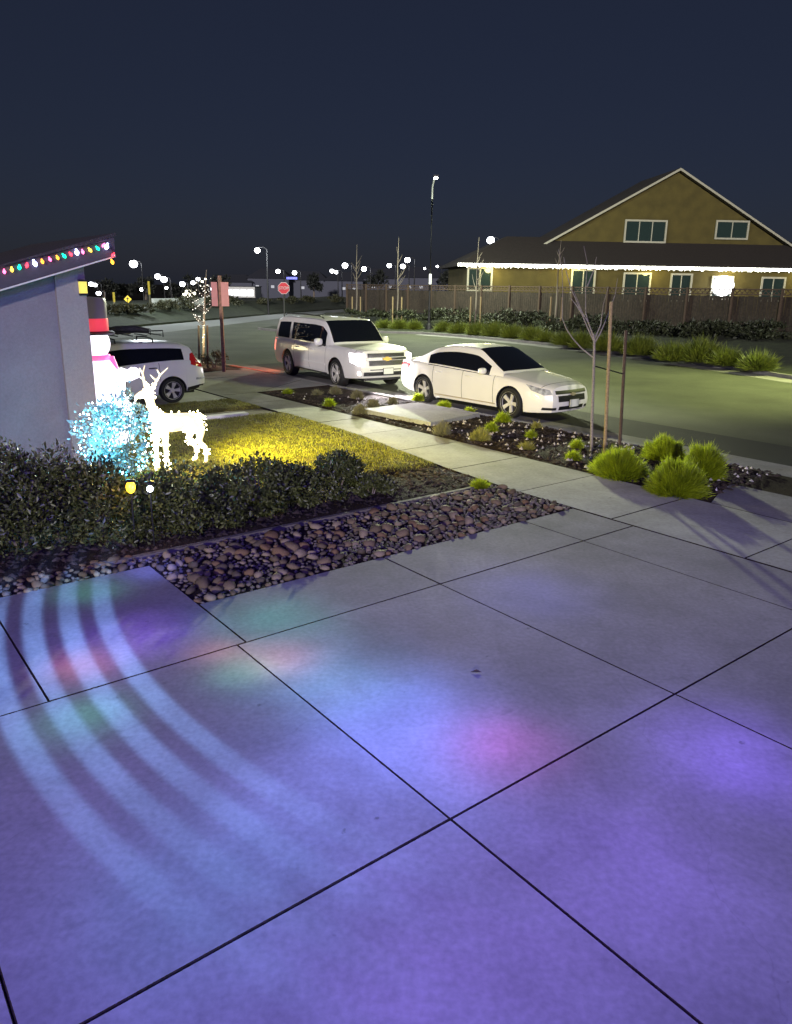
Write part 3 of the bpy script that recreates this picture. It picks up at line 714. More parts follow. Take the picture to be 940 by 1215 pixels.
    def mirrors(s, x, y, z, sz, m):
        for sg in (1, -1):
            b = MB(); vs = []; N_ = 12; M_ = 7
            prof = [(.55, -.5), (.85, -.38), (1, -.1), (.96, .2), (.8, .42), (.4, .52), (.02, .55)]
            for r_, h in prof:
                for i in range(N_):
                    t = 2 * math.pi * i / N_; c, k = math.cos(t), math.sin(t); c = math.copysign(abs(c) ** .65, c); k = math.copysign(abs(k) ** .65, k)
                    vs.append((x + h * sz[0], sg * y + r_ * c * sz[1] / 2, z + r_ * k * sz[2] / 2))
            b.add(vs, [(j * N_ + i, j * N_ + (i + 1) % N_, (j + 1) * N_ + (i + 1) % N_, (j + 1) * N_ + i) for j in range(M_ - 1) for i in range(N_)] + [tuple(range(N_))[::-1]])
            mo = b.build('mirror', m, s.root, 45)
            MB().path([(x + .03, sg * (y - sz[1] * .35), z - sz[2] * .3), (x + .06, sg * (y - sz[1] * .5 - .12), z - sz[2] * .55)], [.03, .035], 8).build('mirror_arm', BLACKP, mo)
def bowtie(car, y, z, w, h, m, d=(1, 0, 0), off=.03):
    c = car.cast((car.sp['xf'], y, z), d) + Vector(d) * off
    a = w / 2; i = w * .17; hh = h / 2; k = hh * .55; sk = h * .22
    pts = [(-a, -k), (-i - sk * .3, -k), (-i - sk * .5, -hh), (i - sk * .5, -hh), (i - sk * .2, -k), (a - sk, -k), (a, k), (i + sk * .3, k), (i + sk * .5, hh), (-i + sk * .5, hh), (-i + sk * .2, k), (-a + sk, k)]
    b = MB(); n = len(pts)
    b.add([(c.x, c.y - u, c.z + v) for u, v in pts] + [(c.x - .02, c.y - u, c.z + v) for u, v in pts], [tuple(range(n))] + [(i_, n + i_, n + (i_ + 1) % n, (i_ + 1) % n) for i_ in range(n)])
    me = b.mesh('emblem'); bm = bmesh.new(); bm.from_mesh(me); bmesh.ops.recalc_face_normals(bm, faces=bm.faces); bm.to_mesh(me); bm.free()
    return link('emblem', me, m, car.root)
SLAT = mat('dark_slat', (.05, .05, .055), .35, metal=.5)
PALEGOLD = mat('pale_emblem', (.75, .66, .42), .3, metal=.6)
GOLD = mat('gold_emblem', (.75, .5, .12), .3, metal=.7)
PLATE = mat('licence_plate', (.75, .75, .72), .5, var=.05)
def plate(car, z, w=.31, h=.155, off=.03, y=0):
    c = car.cast((car.sp['xf'], y, z), (1, 0, 0)) + Vector((off, 0, 0))
    p = MB().box(c, (.012, w, h)).build('licence_plate', PLATE, car.root)
    MB().box(c + Vector((.004, 0, 0)), (.01, w + .03, h + .03)).build('plate_frame', BLACKP, p).location = (-.012, 0, 0)
    for yy in (-.105, -.07, -.035, 0, .035, .07, .105):
        pass
HEADL = mat('headlamp_lens', (.5, .52, .55), .08, metal=.35, var=.5, scale=14)
LITL = emit('lit_headlamp', (1.0, .93, 1.0), 30.0)
TAILR = mat('tail_lamp_red', (.35, .01, .015), .15, emis=(1, .05, .05), estr=.06)

# ---- white sedan
SED = dict(xr=-2.48, xf=2.36, bf=.75, br=.6, bulge=.13, rbulge=.08, ground=.17, wr=.335, ar=.385, ww=.22, track=.885, wx=(1.426, -1.426), rimr=.73,
    spokes=5, spokeoff=(0,), spokew=(.03, .044),
    hw=[(-2.48, .66), (-2.3, .78), (-1.9, .865), (-1.2, .893), (0, .8925), (1.3, .893), (1.9, .85), (2.2, .76), (2.36, .62)],
    zs=[(-2.48, .93), (-2.0, .965), (-1.2, .955), (0, .905), (1.0, .865), (1.7, .81), (2.1, .755), (2.36, .69)],
    zc=[(-2.48, 1.0), (-2.1, 1.045), (-1.6, 1.05), (-1.0, .98), (0, .92), (.9, .97), (1.15, .965), (1.7, .89), (2.1, .83), (2.36, .765)],
    zr=[(-2.48, .34), (-1.9, .25), (-1.0, .2), (1.0, .2), (1.85, .19), (2.36, .22)],
    leanf=[(.15, -.09), (.3, .0), (.42, .02), (.55, 0), (.7, -.06), (.9, -.16)], leanr=[(.2, .1), (.45, 0), (.75, .0), (1.05, .08)],
    doors=[(-1.08, -.07), (-.07, .93)], hoodx=(1.0, 2.2),
    g=dict(zt=[(-1.95, 1.0), (-1.55, 1.17), (-.98, 1.395), (-.35, 1.455), (.2, 1.425), (.6, 1.25), (1.15, .945)],
           zb=[(-1.95, .97), (-1.2, .95), (0, .90), (1.15, .86)], yb=[(-1.95, .77), (-1.2, .83), (0, .835), (1.15, .80)], tum=.42, drop=.075, hdr=.25, rhdr=-.95,
           bulge=.12, rbulge=.1, lean=0, ws=(.22, 1.07), rw=(-1.86, -1.0), win=[(-1.3, -.1), (-.04, .74)], pill=[(-.1, -.04)], winrow=3))
sed_loc = W(-13.50, 13.62, -.1); sed_yaw = YAW_A + .04
car = Car('sedan', SED, sed_loc, sed_yaw, 'white sedan with five spoke wheels parked in front of the larger white vehicle', 'car', 'white vehicles parked around the corner lot', scale=1.04)
car.front('grille', -.52, .52, .60, .67, BLACKP, off=.014); 
car.front('grille', -.46, .46, .44, .565, BLACKP, off=.012)
car.front('grille_bar', -.5, .5, .572, .597, WHITEP, off=.02)
for z in (.47, .5, .53): car.front('grille_slat', -.44, .44, z, z + .008, SLAT, off=.018, rows=1)
car.front('lower_intake', -.42, .42, .265, .345, BLACKP, off=.008)
bowtie(car, 0, .585, .2, .07, PALEGOLD, off=.03)
plate(car, .40, off=.04)
for sg in (1, -1):
    d = Vector((.8, .6 * sg, 0)).normalized()
    car.patch('headlight', [(2.25, .56 * sg, .69), (2.05, .72 * sg, .735), (1.86, .84 * sg, .785)], [(2.33, .55 * sg, .60), (2.2, .68 * sg, .58), (2.03, .85 * sg, .66)], d, HEADL, off=.008)
    car.front('fog_slot', .50 * sg, .74 * sg, .27, .325, BLACKP, off=.008)
    car.patch('tail_light', [(-2.4, .5 * sg, .93), (-2.3, .8 * sg, .93), (-2.0, .86 * sg, .9)], [(-2.4, .5 * sg, .75), (-2.3, .8 * sg, .74), (-2.1, .86 * sg, .76)], (-.7, .7 * sg, 0), TAILR)
    car.patch('sill_trim', [(-1.0, .9 * sg, .285), (0, .9 * sg, .285), (1.0, .9 * sg, .285)], [(-1.0, .9 * sg, .262), (0, .9 * sg, .262), (1.0, .9 * sg, .262)], (0, sg, 0), mat('bright_trim', (.55, .45, .3), .3, metal=.5), rows=1, sub=8)
    car.patch('window_trim', [(-1.3, .9 * sg, .975), (-.3, .9 * sg, .935), (.8, .9 * sg, .895)], [(-1.3, .9 * sg, .955), (-.3, .9 * sg, .918), (.8, .9 * sg, .88)], (0, sg, .3), CHROME, rows=1, sub=6, off=.004)
car.handles((-.86, .14), .8, WHITEP); car.mirrors(.66, .97, .96, (.13, .22, .14), WHITEP)

# ---- white full size SUV with its lamps on
SUV = dict(xr=-2.88, xf=2.78, bf=.55, br=.35, bulge=.1, rbulge=.06, ground=.24, wr=.405, ar=.47, ww=.27, track=1.0, wx=(1.65, -1.65), rimr=.72,
    spokes=5, spokeoff=(-.045, .045), spokew=(.022, .024), topf=[(.95, .55), (.72, .88), (.4, .97), (0, 1)],
    hw=[(-2.88, .88), (-2.7, .965), (-2.2, 1.0), (0, 1.01), (1.6, 1.01), (2.2, .985), (2.6, .92), (2.78, .82)],
    zs=[(-2.88, 1.16), (-1.5, 1.17), (0, 1.15), (1.0, 1.13), (1.9, 1.12), (2.5, 1.09), (2.78, 1.05)],
    zc=[(-2.88, 1.18), (-1.5, 1.18), (.9, 1.17), (1.2, 1.22), (1.8, 1.205), (2.4, 1.175), (2.78, 1.12)],
    zr=[(-2.88, .42), (-2.3, .36), (-1.1, .33), (1.1, .33), (2.15, .32), (2.78, .36)],
    leanf=[(.25, -.16), (.42, .0), (.62, .03), (.75, -.03), (1.0, -.05), (1.2, -.09)], leanr=[(.3, .05), (.6, -.03), (.8, 0), (1.2, .02)],
    doors=[(-1.14, -.08), (-.08, 1.02)], hoodx=(1.18, 2.6),
    g=dict(zt=[(-2.8, 1.79), (-2.55, 1.85), (-1.5, 1.89), (0, 1.89), (.55, 1.855), (.75, 1.76), (1.32, 1.2)],
           zb=[(-2.8, 1.15), (0, 1.14), (1.32, 1.115)], yb=[(-2.8, .89), (-1, .94), (.4, .94), (1.32, .9)], tum=.2, drop=.05, hdr=.55, rhdr=-2.5,
           bulge=.13, rbulge=.04, lean=.2, ws=(.6, 1.26), win=[(-2.62, -1.62), (-1.46, -.12), (-.06, .92)], pill=[(-.12, -.06)], winrow=3, cap=True))
suv_loc = W(-20.40, 13.66, -.1); suv_yaw = YAW_A - .1
car = Car('large_suv', SUV, suv_loc, suv_yaw, 'large white SUV with its headlights blazing behind the sedan', 'SUV', 'white vehicles parked around the corner lot', scale=1.04)
car.front('grille', -.6, .6, .925, 1.035, BLACKP, off=.012)
car.front('grille', -.56, .56, .70, .835, BLACKP, off=.012)
car.front('grille_bar', -.66, .66, .85, .91, CHROME, off=.022)
for z in (.95, .985, .73, .765, .8): car.front('grille_slat', -.54, .54, z, z + .01, SLAT, off=.022, rows=1)
bowtie(car, 0, .88, .3, .115, GOLD, off=.04)
car.front('lower_intake', -.74, .74, .42, .53, BLACKP, off=.01); plate(car, .545, off=.04)
car.front('bumper_step', -.55, .55, .575, .6, BLACKP, off=.012, rows=1)
for sg in (1, -1):
    d = Vector((.85, .5 * sg, 0)).normalized()
    h = car.patch('headlight', [(2.72, .66 * sg, 1.035), (2.64, .80 * sg, 1.03), (2.4, .96 * sg, 1.03)], [(2.72, .68 * sg, .72), (2.64, .83 * sg, .72), (2.45, .97 * sg, .80)], d, emit('lit_headlamp_lens', (1, .95, 1), 14.0), off=.01)
    c = car.cast((2.7, .78 * sg, .93), d)
    MB().lathe([(.001, .02), (.07, .018), (.085, 0)], 16, c=(0, 0, 0)).build('lit_bulb', LITL, h).matrix_local = Matrix.Translation(c + d * .012) @ d.to_track_quat('Z', 'Y').to_matrix().to_4x4()
    c2 = car.cast((2.72, .76 * sg, .78), d)
    MB().lathe([(.001, .02), (.05, .018), (.065, 0)], 16).build('lit_bulb', LITL, h).matrix_local = Matrix.Translation(c2 + d * .012) @ d.to_track_quat('Z', 'Y').to_matrix().to_4x4()
    cf = car.cast((2.7, .8 * sg, .5), d)
    MB().lathe([(.001, .02), (.04, .018), (.05, 0)], 16).build('fog_lamp', emit('lit_fog_lamp', (1, .9, .85), 12), car.root).matrix_local = Matrix.Translation(cf + d * .01) @ d.to_track_quat('Z', 'Y').to_matrix().to_4x4()
    car.patch('tail_light', [(-2.84, .8 * sg, 1.15), (-2.76, .93 * sg, 1.15), (-2.6, .98 * sg, 1.15)], [(-2.84, .8 * sg, .75), (-2.76, .95 * sg, .75), (-2.66, 1.0 * sg, .75)], (-.6, .8 * sg, 0), emit('lit_tail_lamp', (1, .25, .18), 1.6, (.4, .02, .02)))
    p0 = [(-2.35, .70 * sg, 1.9), (-2.2, .70 * sg, 1.945), (-1, .71 * sg, 1.965), (.2, .70 * sg, 1.945), (.36, .69 * sg, 1.89)]
    MB().path(p0, [.02] * 5, 8).build('roof_rail', BLACKP, car.root, 50)
    car.patch('body_moulding', [(-1.1, 1.02 * sg, .62), (0, 1.02 * sg, .62), (1.0, 1.02 * sg, .62)], [(-1.1, 1.02 * sg, .575), (0, 1.02 * sg, .575), (1.0, 1.02 * sg, .575)], (0, sg, 0), WHITEP, rows=1, sub=8, off=.012)
    car.patch('running_board', [(-1.05, 1.0 * sg, .36), (0, 1.0 * sg, .36), (1.05, 1.0 * sg, .36)], [(-1.05, 1.0 * sg, .33), (0, 1.0 * sg, .33), (1.05, 1.0 * sg, .33)], (0, sg, 0), BLACKP, rows=1, sub=6, off=.05, skirt=.12)
    F_ = Vector((math.cos(suv_yaw), math.sin(suv_yaw), 0)); L_ = Vector((-F_.y, F_.x, 0))
    hp = suv_loc + F_ * 2.98 + L_ * (.8 * sg) + Vector((0, 0, .88))
    lamp('headlight_beam', 'SPOT', hp, 2600, (1, .93, .95), .08, hp + F_ * 10 + Vector((0, 0, -.5)), 80, .6)
tl = suv_loc - F_ * 3.1 - L_ * .85 + Vector((0, 0, .85))
lamp('tail_glow', 'POINT', tl, 70, (1, .16, .05), .12)
car.handles((-.92, .16), .98, WHITEP); car.mirrors(.86, 1.14, 1.24, (.15, .27, .22), WHITEP)

# ---- small white SUV in the neighbouring driveway
CUV = dict(xr=-2.24, xf=2.26, bf=.7, br=.4, bulge=.12, rbulge=.1, ground=.19, wr=.345, ar=.405, ww=.225, track=.9, wx=(1.31, -1.31), rimr=.7,
    spokes=5, spokeoff=(-.03, .03), spokew=(.02, .03),
    hw=[(-2.24, .74), (-2.05, .86), (-1.5, .905), (0, .91), (1.3, .905), (1.8, .86), (2.1, .77), (2.26, .64)],
    zs=[(-2.24, 1.10), (-1.6, 1.13), (0, 1.04), (1.0, .98), (1.7, .92), (2.26, .78)],
    zc=[(-2.24, 1.12), (-1.6, 1.15), (.9, 1.05), (1.2, 1.07), (1.8, 1.0), (2.26, .86)],
    zr=[(-2.24, .42), (-1.75, .3), (-.8, .25), (.8, .25), (1.8, .24), (2.26, .27)],
    leanf=[(.2, -.1), (.4, 0), (.6, 0), (1.0, -.12)], leanr=[(.3, .06), (.55, -.04), (.8, 0), (1.2, .06)],
    doors=[(-.98, -.06), (-.06, .92)], hoodx=(1.1, 2.1),
    g=dict(zt=[(-2.1, 1.5), (-1.9, 1.57), (-1.0, 1.64), (-.2, 1.66), (.35, 1.61), (.7, 1.42), (1.35, 1.03)],
           zb=[(-2.1, 1.11), (-1.5, 1.12), (0, 1.03), (1.35, .95)], yb=[(-2.1, .77), (-1, .85), (.3, .855), (1.35, .81)], tum=.34, drop=.07, hdr=.35, rhdr=-1.8,
           bulge=.14, rbulge=.06, lean=.5, ws=(.4, 1.27), win=[(-1.72, -1.12), (-1.06, -.1), (-.04, .86)], pill=[(-1.12, -1.06), (-.1, -.04)], winrow=3, cap=True))
cu_loc = W(-18.55, 5.82, 0); cu_yaw = math.atan2(-NX.y, -NX.x)
car = Car('compact_suv', CUV, cu_loc, cu_yaw, 'small white SUV with a loaded roof rack beside the glowing snowman', 'SUV', 'white vehicles parked around the corner lot', scale=.9)
for sg in (1, -1):
    car.patch('tail_light', [(-2.1, .66 * sg, 1.34), (-2.02, .76 * sg, 1.33), (-1.95, .8 * sg, 1.3)], [(-2.2, .68 * sg, .93), (-2.13, .82 * sg, .94), (-1.9, .9 * sg, 1.02)], (-.55, .83 * sg, 0), TAILR, off=.012)
    d = Vector((.75, .65 * sg, 0)).normalized()
    car.patch('headlight', [(2.1, .5 * sg, .84), (1.9, .72 * sg, .88), (1.7, .84 * sg, .93)], [(2.2, .5 * sg, .72), (2.05, .7 * sg, .7), (1.85, .86 * sg, .78)], d, HEADL, off=.008)
    car.patch('rear_reflector', [(-2.2, .62 * sg, .66), (-2.0, .86 * sg, .66)], [(-2.2, .62 * sg, .6), (-2.0, .86 * sg, .6)], (-.6, .8 * sg, 0), HEADL)
    car.patch('bumper_skirt', [(-2.2, .5 * sg, .46), (-2.1, .8 * sg, .46), (-1.75, .9 * sg, .4)], [(-2.2, .5 * sg, .37), (-2.1, .8 * sg, .37), (-1.75, .9 * sg, .3)], (-.5, .86 * sg, 0), BLACKP, off=.01)
car.front('grille', -.5, .5, .62, .74, BLACKP); car.handles((-.8, .1), .97, BLACKP); car.mirrors(.72, 1.0, 1.07, (.13, .23, .16), WHITEP)
for xx in (.05, -.95):
    MB().path([(xx, -.62, 1.62), (xx, -.6, 1.72), (xx, 0, 1.745), (xx, .6, 1.72), (xx, .62, 1.62)], [.018] * 5, 8).build('roof_bar', BLACKP, car.root, 50)

# ================================================================== NEAR HOUSE CORNER AND ITS LIGHTS
def atA(px, py, a):                       # photo ray met with the upright plane A = a
    d = ray(px, py); return Vector((0, 0, HC)) + d * (a / d.dot(AX))
def nz(p): return p.dot(NX), p.z
STUCCO = mat('stucco', (.17, .14, .15), .9, var=.08, scale=30, bump=.5, bscale=120, stain=.12, stain_scale=1.2)
FASC = mat('fascia_paint', (.05, .042, .045), .7, var=.1, scale=12)
PA = -11.62
(n1, z1), (n2, z2) = nz(atA(59, 326, PA)), nz(atA(137, 303, PA))
def zf(n): return z1 + (z2 - z1) * (n - n1) / (n2 - n1)
hs = empty('porch_corner', W(-12.05, 3.3), 0, 'purple lit stucco house corner under a sloping eave at the left', 'house')
O = hs.location
b = MB()
def L(a, n, z): return W(a, n, z) - O
NL = -6.0
def wallblock(b, a0, a1, n0, n1, top=.0):
    vs = [L(a0, n0, -.05), L(a0, n1, -.05), L(a1, n1, -.05), L(a1, n0, -.05), L(a0, n0, zf(n0) + top), L(a0, n1, zf(n1) + top), L(a1, n1, zf(n1) + top), L(a1, n0, zf(n0) + top)]
    b.add(vs, [(0, 1, 5, 4), (1, 2, 6, 5), (2, 3, 7, 6), (3, 0, 4, 7), (4, 5, 6, 7)])
wallblock(b, -12.05, -16.2, NL, 3.43); b.build('wall', STUCCO, hs)
b = MB(); wallblock(b, -11.97, -12.3, 3.06, 3.48, -.02); b.build('corner_pier', mat('pier_stucco', (.22, .19, .18), .9, var=.08, scale=30, bump=.4, bscale=120), hs)
def rake(a0, a1, n0, n1, lo, hi):
    vs = [L(a, n, zf(n) + h) for a in (a0, a1) for n, h in ((n0, lo), (n1, lo), (n1, hi), (n0, hi))]
    return MB().add(vs, [(0, 1, 2, 3), (7, 6, 5, 4), (0, 4, 5, 1), (1, 5, 6, 2), (2, 6, 7, 3), (3, 7, 4, 0)])
rake(-11.62, -11.66, NL, n2, 0, .26).build('fascia', FASC, hs)
rake(-11.665, -16.6, NL, n2 - .002, .005, .03).build('soffit', mat('soffit', (.3, .27, .25), .8), hs)
rake(-11.60, -16.6, NL, n2 + .03, .262, .31).build('roof', mat('roof_shingle', (.035, .03, .03), .9, var=.3, scale=20, bump=.8, bscale=40), hs)
rake(-11.61, -11.63, NL, n2 + .004, -.022, -.002).build('drip_edge', mat('drip_trim', (.55, .5, .42), .6), hs)
rake(-11.664, -16.6, n2 - .03, n2 + .005, .0, .26).build('side_fascia', FASC, hs)
p = atA(98, 341, -11.96)
ln = empty('wall_lantern', p, YAW_A, 'small square yellow lantern glowing on the pier of the house corner', 'lantern')
MB().box((0, 0, .1), (.1, .12, .03)).box((0, 0, -.1), (.1, .12, .03)).box((-.03, 0, 0), (.03, .12, .2)).build('frame', BLACKP, ln)
MB().box((.005, 0, 0), (.085, .105, .168)).build('lamp_glass', emit('lantern_glow', (1, .78, .08), .75, (.5, .45, .1)), ln)

sl = empty('christmas_light_string', W(PA, n2), 0, 'string of coloured christmas bulbs along the eave of the house corner', 'string lights')
BC = dict(r=(1, .03, .05), o=(1, .35, .02), g=(0, .8, .35), p=(1, .12, .35), w=(.45, .5, 1), a=(1, .6, .05), b=(.15, .2, 1))
bl = [(5, 321.5, 'p'), (14, 319, 'a'), (23, 316.5, 'g'), (32, 314, 'r'), (41, 311.5, 'w'), (50, 309.5, 'o'), (59, 307, 'p'), (68, 305, 'o'), (75.7, 303, 'g'), (83.5, 301, 'r'), (91, 298.5, 'w'), (98, 298, 'p'), (106.5, 296, 'a'), (115.5, 294, 'g'), (127, 291.5, 'w'), (123, 290.5, 'p'), (134.5, 302, 'r'), (133, 310, 'o')]
me_c = {}
pts = []
for x, y, c in bl:
    q = atA(x, y, PA + .05); pts.append(q - sl.location)
    if c not in me_c:
        me_c[c] = MB().lathe([(.001, -.075), (.02, -.062), (.036, -.03), (.038, -.01), (.025, .012), (.017, .02), (.017, .05), (.001, .051)], 12).mesh('bulb', 60)
        me_c[c].materials.append(emit('bulb_' + dict(r='red', o='orange', g='green', p='pink', w='white', a='amber', b='blue')[c], BC[c], 9 if c == 'w' else 5, BC[c]))
    o = link('bulb', me_c[c], None, sl, q - sl.location); o.scale = (.8 if c == 'w' else random.uniform(.5, .66),) * 3; o.rotation_euler = (random.uniform(-.6, .6), random.uniform(-.6, .6), 0)
wp = sorted(pts[:15], key=lambda v: v.dot(NX)) ; MB().path([v + Vector((0, 0, .06)) for v in wp] + [pts[16] + Vector((0, 0, .05)), pts[17] + Vector((0, 0, .05))], [.007] * (len(wp) + 2), 5).build('wire', BLACKP, sl)

# ---- inflatable snowman
sn = empty('inflatable_snowman', W(-13.6, 4.0), YAW_A, 'glowing white inflatable snowman with a red banded hat and pink scarf', 'snowman')
SNW = mat('lit_nylon', (.8, .8, .8), .5, emis=(.93, .86, 1.0), estr=1.9, var=.05)
def zpx(py, Y): return at(110, py, Y).z
def ell(r, h, z, n=16): return [(max(.001, r * math.sin(math.pi * k / n)), z - h * math.cos(math.pi * k / n)) for k in range(n + 1)]
Ys = sn.location.y
zb_, zh, zt_ = 0, zpx(424, Ys), zpx(393, Ys)
prof = [(.001, 0), (.42, .02), (.56, .2), (.6, .45), (.55, .72), (.42, .9), (.46, 1.02), (.47, 1.18), (.4, 1.36), (.27, zh - .06), (.22, zh)]
MB().lathe(prof, 32).build('body', SNW, sn, 80)
MB().lathe(ell(.27, (zt_ - zh) / 2 + .06, (zh + zt_) / 2 + .02), 28).build('head', SNW, sn, 80)
MB().lathe([(.2, zh - .05), (.25, zh - .05), (.27, zh), (.25, zh + .05), (.2, zh + .05)], 24).build('scarf', emit('lit_scarf', (1, .18, .5), .9, (.8, .1, .3)), sn, 60)
MB().path([(.1, .24, zh), (.2, .26, zh - .2), (.28, .28, zh - .5)], [.06, .07, .06], 8).build('scarf_tail', MATS['lit_scarf'], sn, 60)
for s_ in (1, -1):
    MB().path([(.1, .36 * s_, 1.3), (.14, .5 * s_, 1.24), (.2, .6 * s_, 1.3), (.23, .64 * s_, 1.35)], [.1, .11, .11, .06], 12).build('arm', SNW, sn, 80)
MB().lathe([(.001, zt_ - .05), (.36, zt_ - .05), (.37, zt_ - .02), (.3, zt_ + .01)], 28).build('hat_brim', mat('hat_black', (.03, .03, .04), .5), sn, 60)
MB().lathe([(.265, zt_ + .0), (.268, zt_ + .2), (.262, zt_ + .22)], 28).build('hat_band', emit('lit_hat_band', (1, .07, .12), .7, (.7, .05, .06)), sn, 60)
MB().lathe([(.258, zt_ + .21), (.262, zt_ + .5), (.24, zt_ + .56), (.001, zt_ + .58)], 28).build('hat_crown', emit('hat_crown_nylon', (.3, .24, .3), .12, (.12, .1, .12)), sn, 60)
lamp('snowman_inner_light', 'POINT', W(-13.4, 4.75, 1.3), 50, (.8, .75, 1.0), .35)

# ---- lit deer on the lawn
dr = empty('lit_deer', gp(215, 557), YAW_A + R(-70), 'glowing white wire deer standing on the lawn behind the hedge', 'deer figure')
DGL = mat('deer_white_mesh', (.8, .78, .7), .6, emis=(1, .74, .3), estr=1.5, var=.12, scale=40)
dv = []; de = []; drd = []
def chain(pts, start=None):
    pr = start
    for (x, y, z, r) in pts:
        dv.append((x, y, z)); drd.append(r); k = len(dv) - 1
        if pr is not None: de.append((pr, k))
        pr = k
    return pr
chain([(-.36, 0, .74, .13)]); chain([(-.12, 0, .76, .15), (.12, 0, .76, .15), (.33, 0, .78, .15)], 0); body_mid = 2
chain([(.44, 0, .92, .085), (.5, 0, 1.1, .065), (.54, 0, 1.27, .065), (.66, 0, 1.27, .05), (.78, 0, 1.22, .032)], 3)
chain([(-.5, 0, .8, .03), (-.55, 0, .72, .02)], 0)
for s_ in (1, -1):
    chain([(.36, .1 * s_, .6, .055), (.37, .11 * s_, .36, .036), (.36, .11 * s_, .08, .028), (.4, .11 * s_, .02, .03)], 3)
    chain([(-.36, .11 * s_, .58, .075), (-.3, .12 * s_, .42, .045), (-.45, .12 * s_, .27, .034), (-.42, .12 * s_, .06, .027), (-.38, .12 * s_, .02, .03)], 0)
    chain([(.5, .07 * s_, 1.36, .03), (.47, .13 * s_, 1.42, .012)], 6)
me = bpy.data.meshes.new('body'); me.from_pydata(dv, de, []); me.update()
bo = link('body', me, DGL, dr)
md = bo.modifiers.new('skin', 'SKIN'); md.use_smooth_shade = True
for i, v in enumerate(me.skin_vertices[0].data): v.radius = (drd[i], drd[i]); v.use_root = (i == 0)
sb = bo.modifiers.new('subdivision', 'SUBSURF'); sb.levels = sb.render_levels = 2
for s_ in (1, -1):
    q = [Vector((.53, .05 * s_, 1.3)), Vector((.48, .14 * s_, 1.45)), Vector((.45, .19 * s_, 1.54)), Vector((.5, .19 * s_, 1.62))]
    a_ = MB().path(q, [.02, .018, .015, .008], 7).path([q[1], q[1] + Vector((.12, .02 * s_, .1))], [.014, .007], 6).path([q[2], q[2] + Vector((-.1, .06 * s_, .1))], [.013, .006], 6)
    a_.build('antler', DGL, dr, 60)
V = []; bulbs = MB()
for i, (j, k) in enumerate(de):
    p0, p1 = Vector(dv[j]), Vector(dv[k]); L_n = max(2, int((p1 - p0).length / .035))
    for t in range(L_n):
        c = p0.lerp(p1, t / L_n); r = drd[j] * (1 - t / L_n) + drd[k] * t / L_n
        for _ in range(3 if r > .07 else 2):
            u = Vector((random.gauss(0, 1), random.gauss(0, 1), random.gauss(0, 1))).normalized(); q = c + u * (r + random.uniform(0, .03))
            bulbs.add([q + Vector(o) * random.choice((.012, .016, .022)) for o in ((1, 0, 0), (-1, 0, 0), (0, 1, 0), (0, -1, 0), (0, 0, 1), (0, 0, -1))], [(0, 2, 4), (2, 1, 4), (1, 3, 4), (3, 0, 4), (2, 0, 5), (1, 2, 5), (3, 1, 5), (0, 3, 5)])
bb = bulbs.build('fairy_bulbs', emit('warm_fairy_bulb', (1, .86, .5), 30), dr); bb['kind'] = 'stuff'
dl = dr.location
lamp('deer_glow', 'SPOT', dl + Vector((.3, .2, 1.25)), 1750, (1, .82, .08), .3, dl + Vector((2.2, 1.5, 0)), 118, 1.0)
lamp('deer_glow', 'SPOT', dl + Vector((0, -.25, .9)), 420, (1, .72, .08), .25, dl + Vector((.3, -1.2, 0)), 140, .8)

# ---- hedge shrubs and the teal lit shrub
HLEAF = leafmat('hedge_leaf', (.02, .03, .008), (.09, .1, .028), .45, 3.0)
TLEAF = leafmat('teal_tinted_leaf', (.12, .2, .22), (.34, .45, .46), .45, 3.0)  # pale blue leaf colour carries some of the fairy lights' glow
def shrub(name, loc, rx, ry, h, n, size, m, label, cat, group=None, lumps=14, stem=True):
    e = empty(name, loc, random.uniform(0, 6), label, cat, group)
    V, F = leaves(n, (0, 0, h * .47), (rx, ry, h * .56), size, lumps=lumps)
    k = V[:, 2] > -.02; V[:, 2] = np.maximum(V[:, 2], .0)
    link('foliage', npmesh('foliage', V, F), m, e)
    if stem:
        b = MB()
        for _ in range(7):
            t = random.uniform(0, 6.3); q = Vector((math.cos(t) * rx * .5, math.sin(t) * ry * .5, h * random.uniform(.5, .8)))
            b.path([(0.03 * math.cos(t), .03 * math.sin(t), -.02), q * .5 + Vector((0, 0, .05)), q], [.012, .009, .004], 5)
        b.build('stems', BARK, e)['kind'] = 'stuff'
    return e
hd = [(-22, 672, 560, .5, 'outermost'), (28, 668, 532, .58, ''), (75, 662, 536, .6, ''), (122, 657, 552, .58, ''), (172, 650, 566, .48, ''), (218, 643, 556, .5, ''), (262, 634, 556, .48, ''), (310, 622, 541, .5, ''), (352, 610, 553, .42, ''), (400, 600, 537, .42, ''), (440, 594, 566, .34, '')]
hl = ['dark leafy hedge shrub cut off at the far left edge', 'tall dark hedge shrub right under the stucco house corner', 'dark hedge shrub in front of the pier of the house corner', 'dark hedge shrub below the teal lit bush', 'hedge shrub beside the small orange garden light', 'hedge shrub in front of the deer\'s left side', 'hedge shrub in front of the deer\'s right legs', 'hedge shrub with a peaked top against the yellow lawn', 'low hedge shrub between two peaked ones', 'peaked hedge shrub near the right end of the row', 'smallest hedge shrub, last at the right end of the row']
for (x, yb_, yt_, r_, _), lab in zip(hd, hl):
    g0 = gp(x, yb_); g0 = g0 + Vector((g0.x, g0.y, 0)).normalized() * r_ * .8; h = at(x, yt_, g0.y).z
    shrub('hedge_shrub', g0, r_ * 1.05, r_ * .95, h, 4200, .062, HLEAF, lab, 'shrub', 'hedge shrubs between the rocks and the lawn', 16)
tb = gp(143, 572)
shrub('teal_lit_bush', tb, .58, .5, at(142, 468, tb.y).z, 3000, .075, TLEAF, 'leafy bush glowing with teal and white fairy lights', 'bush', None, 12)
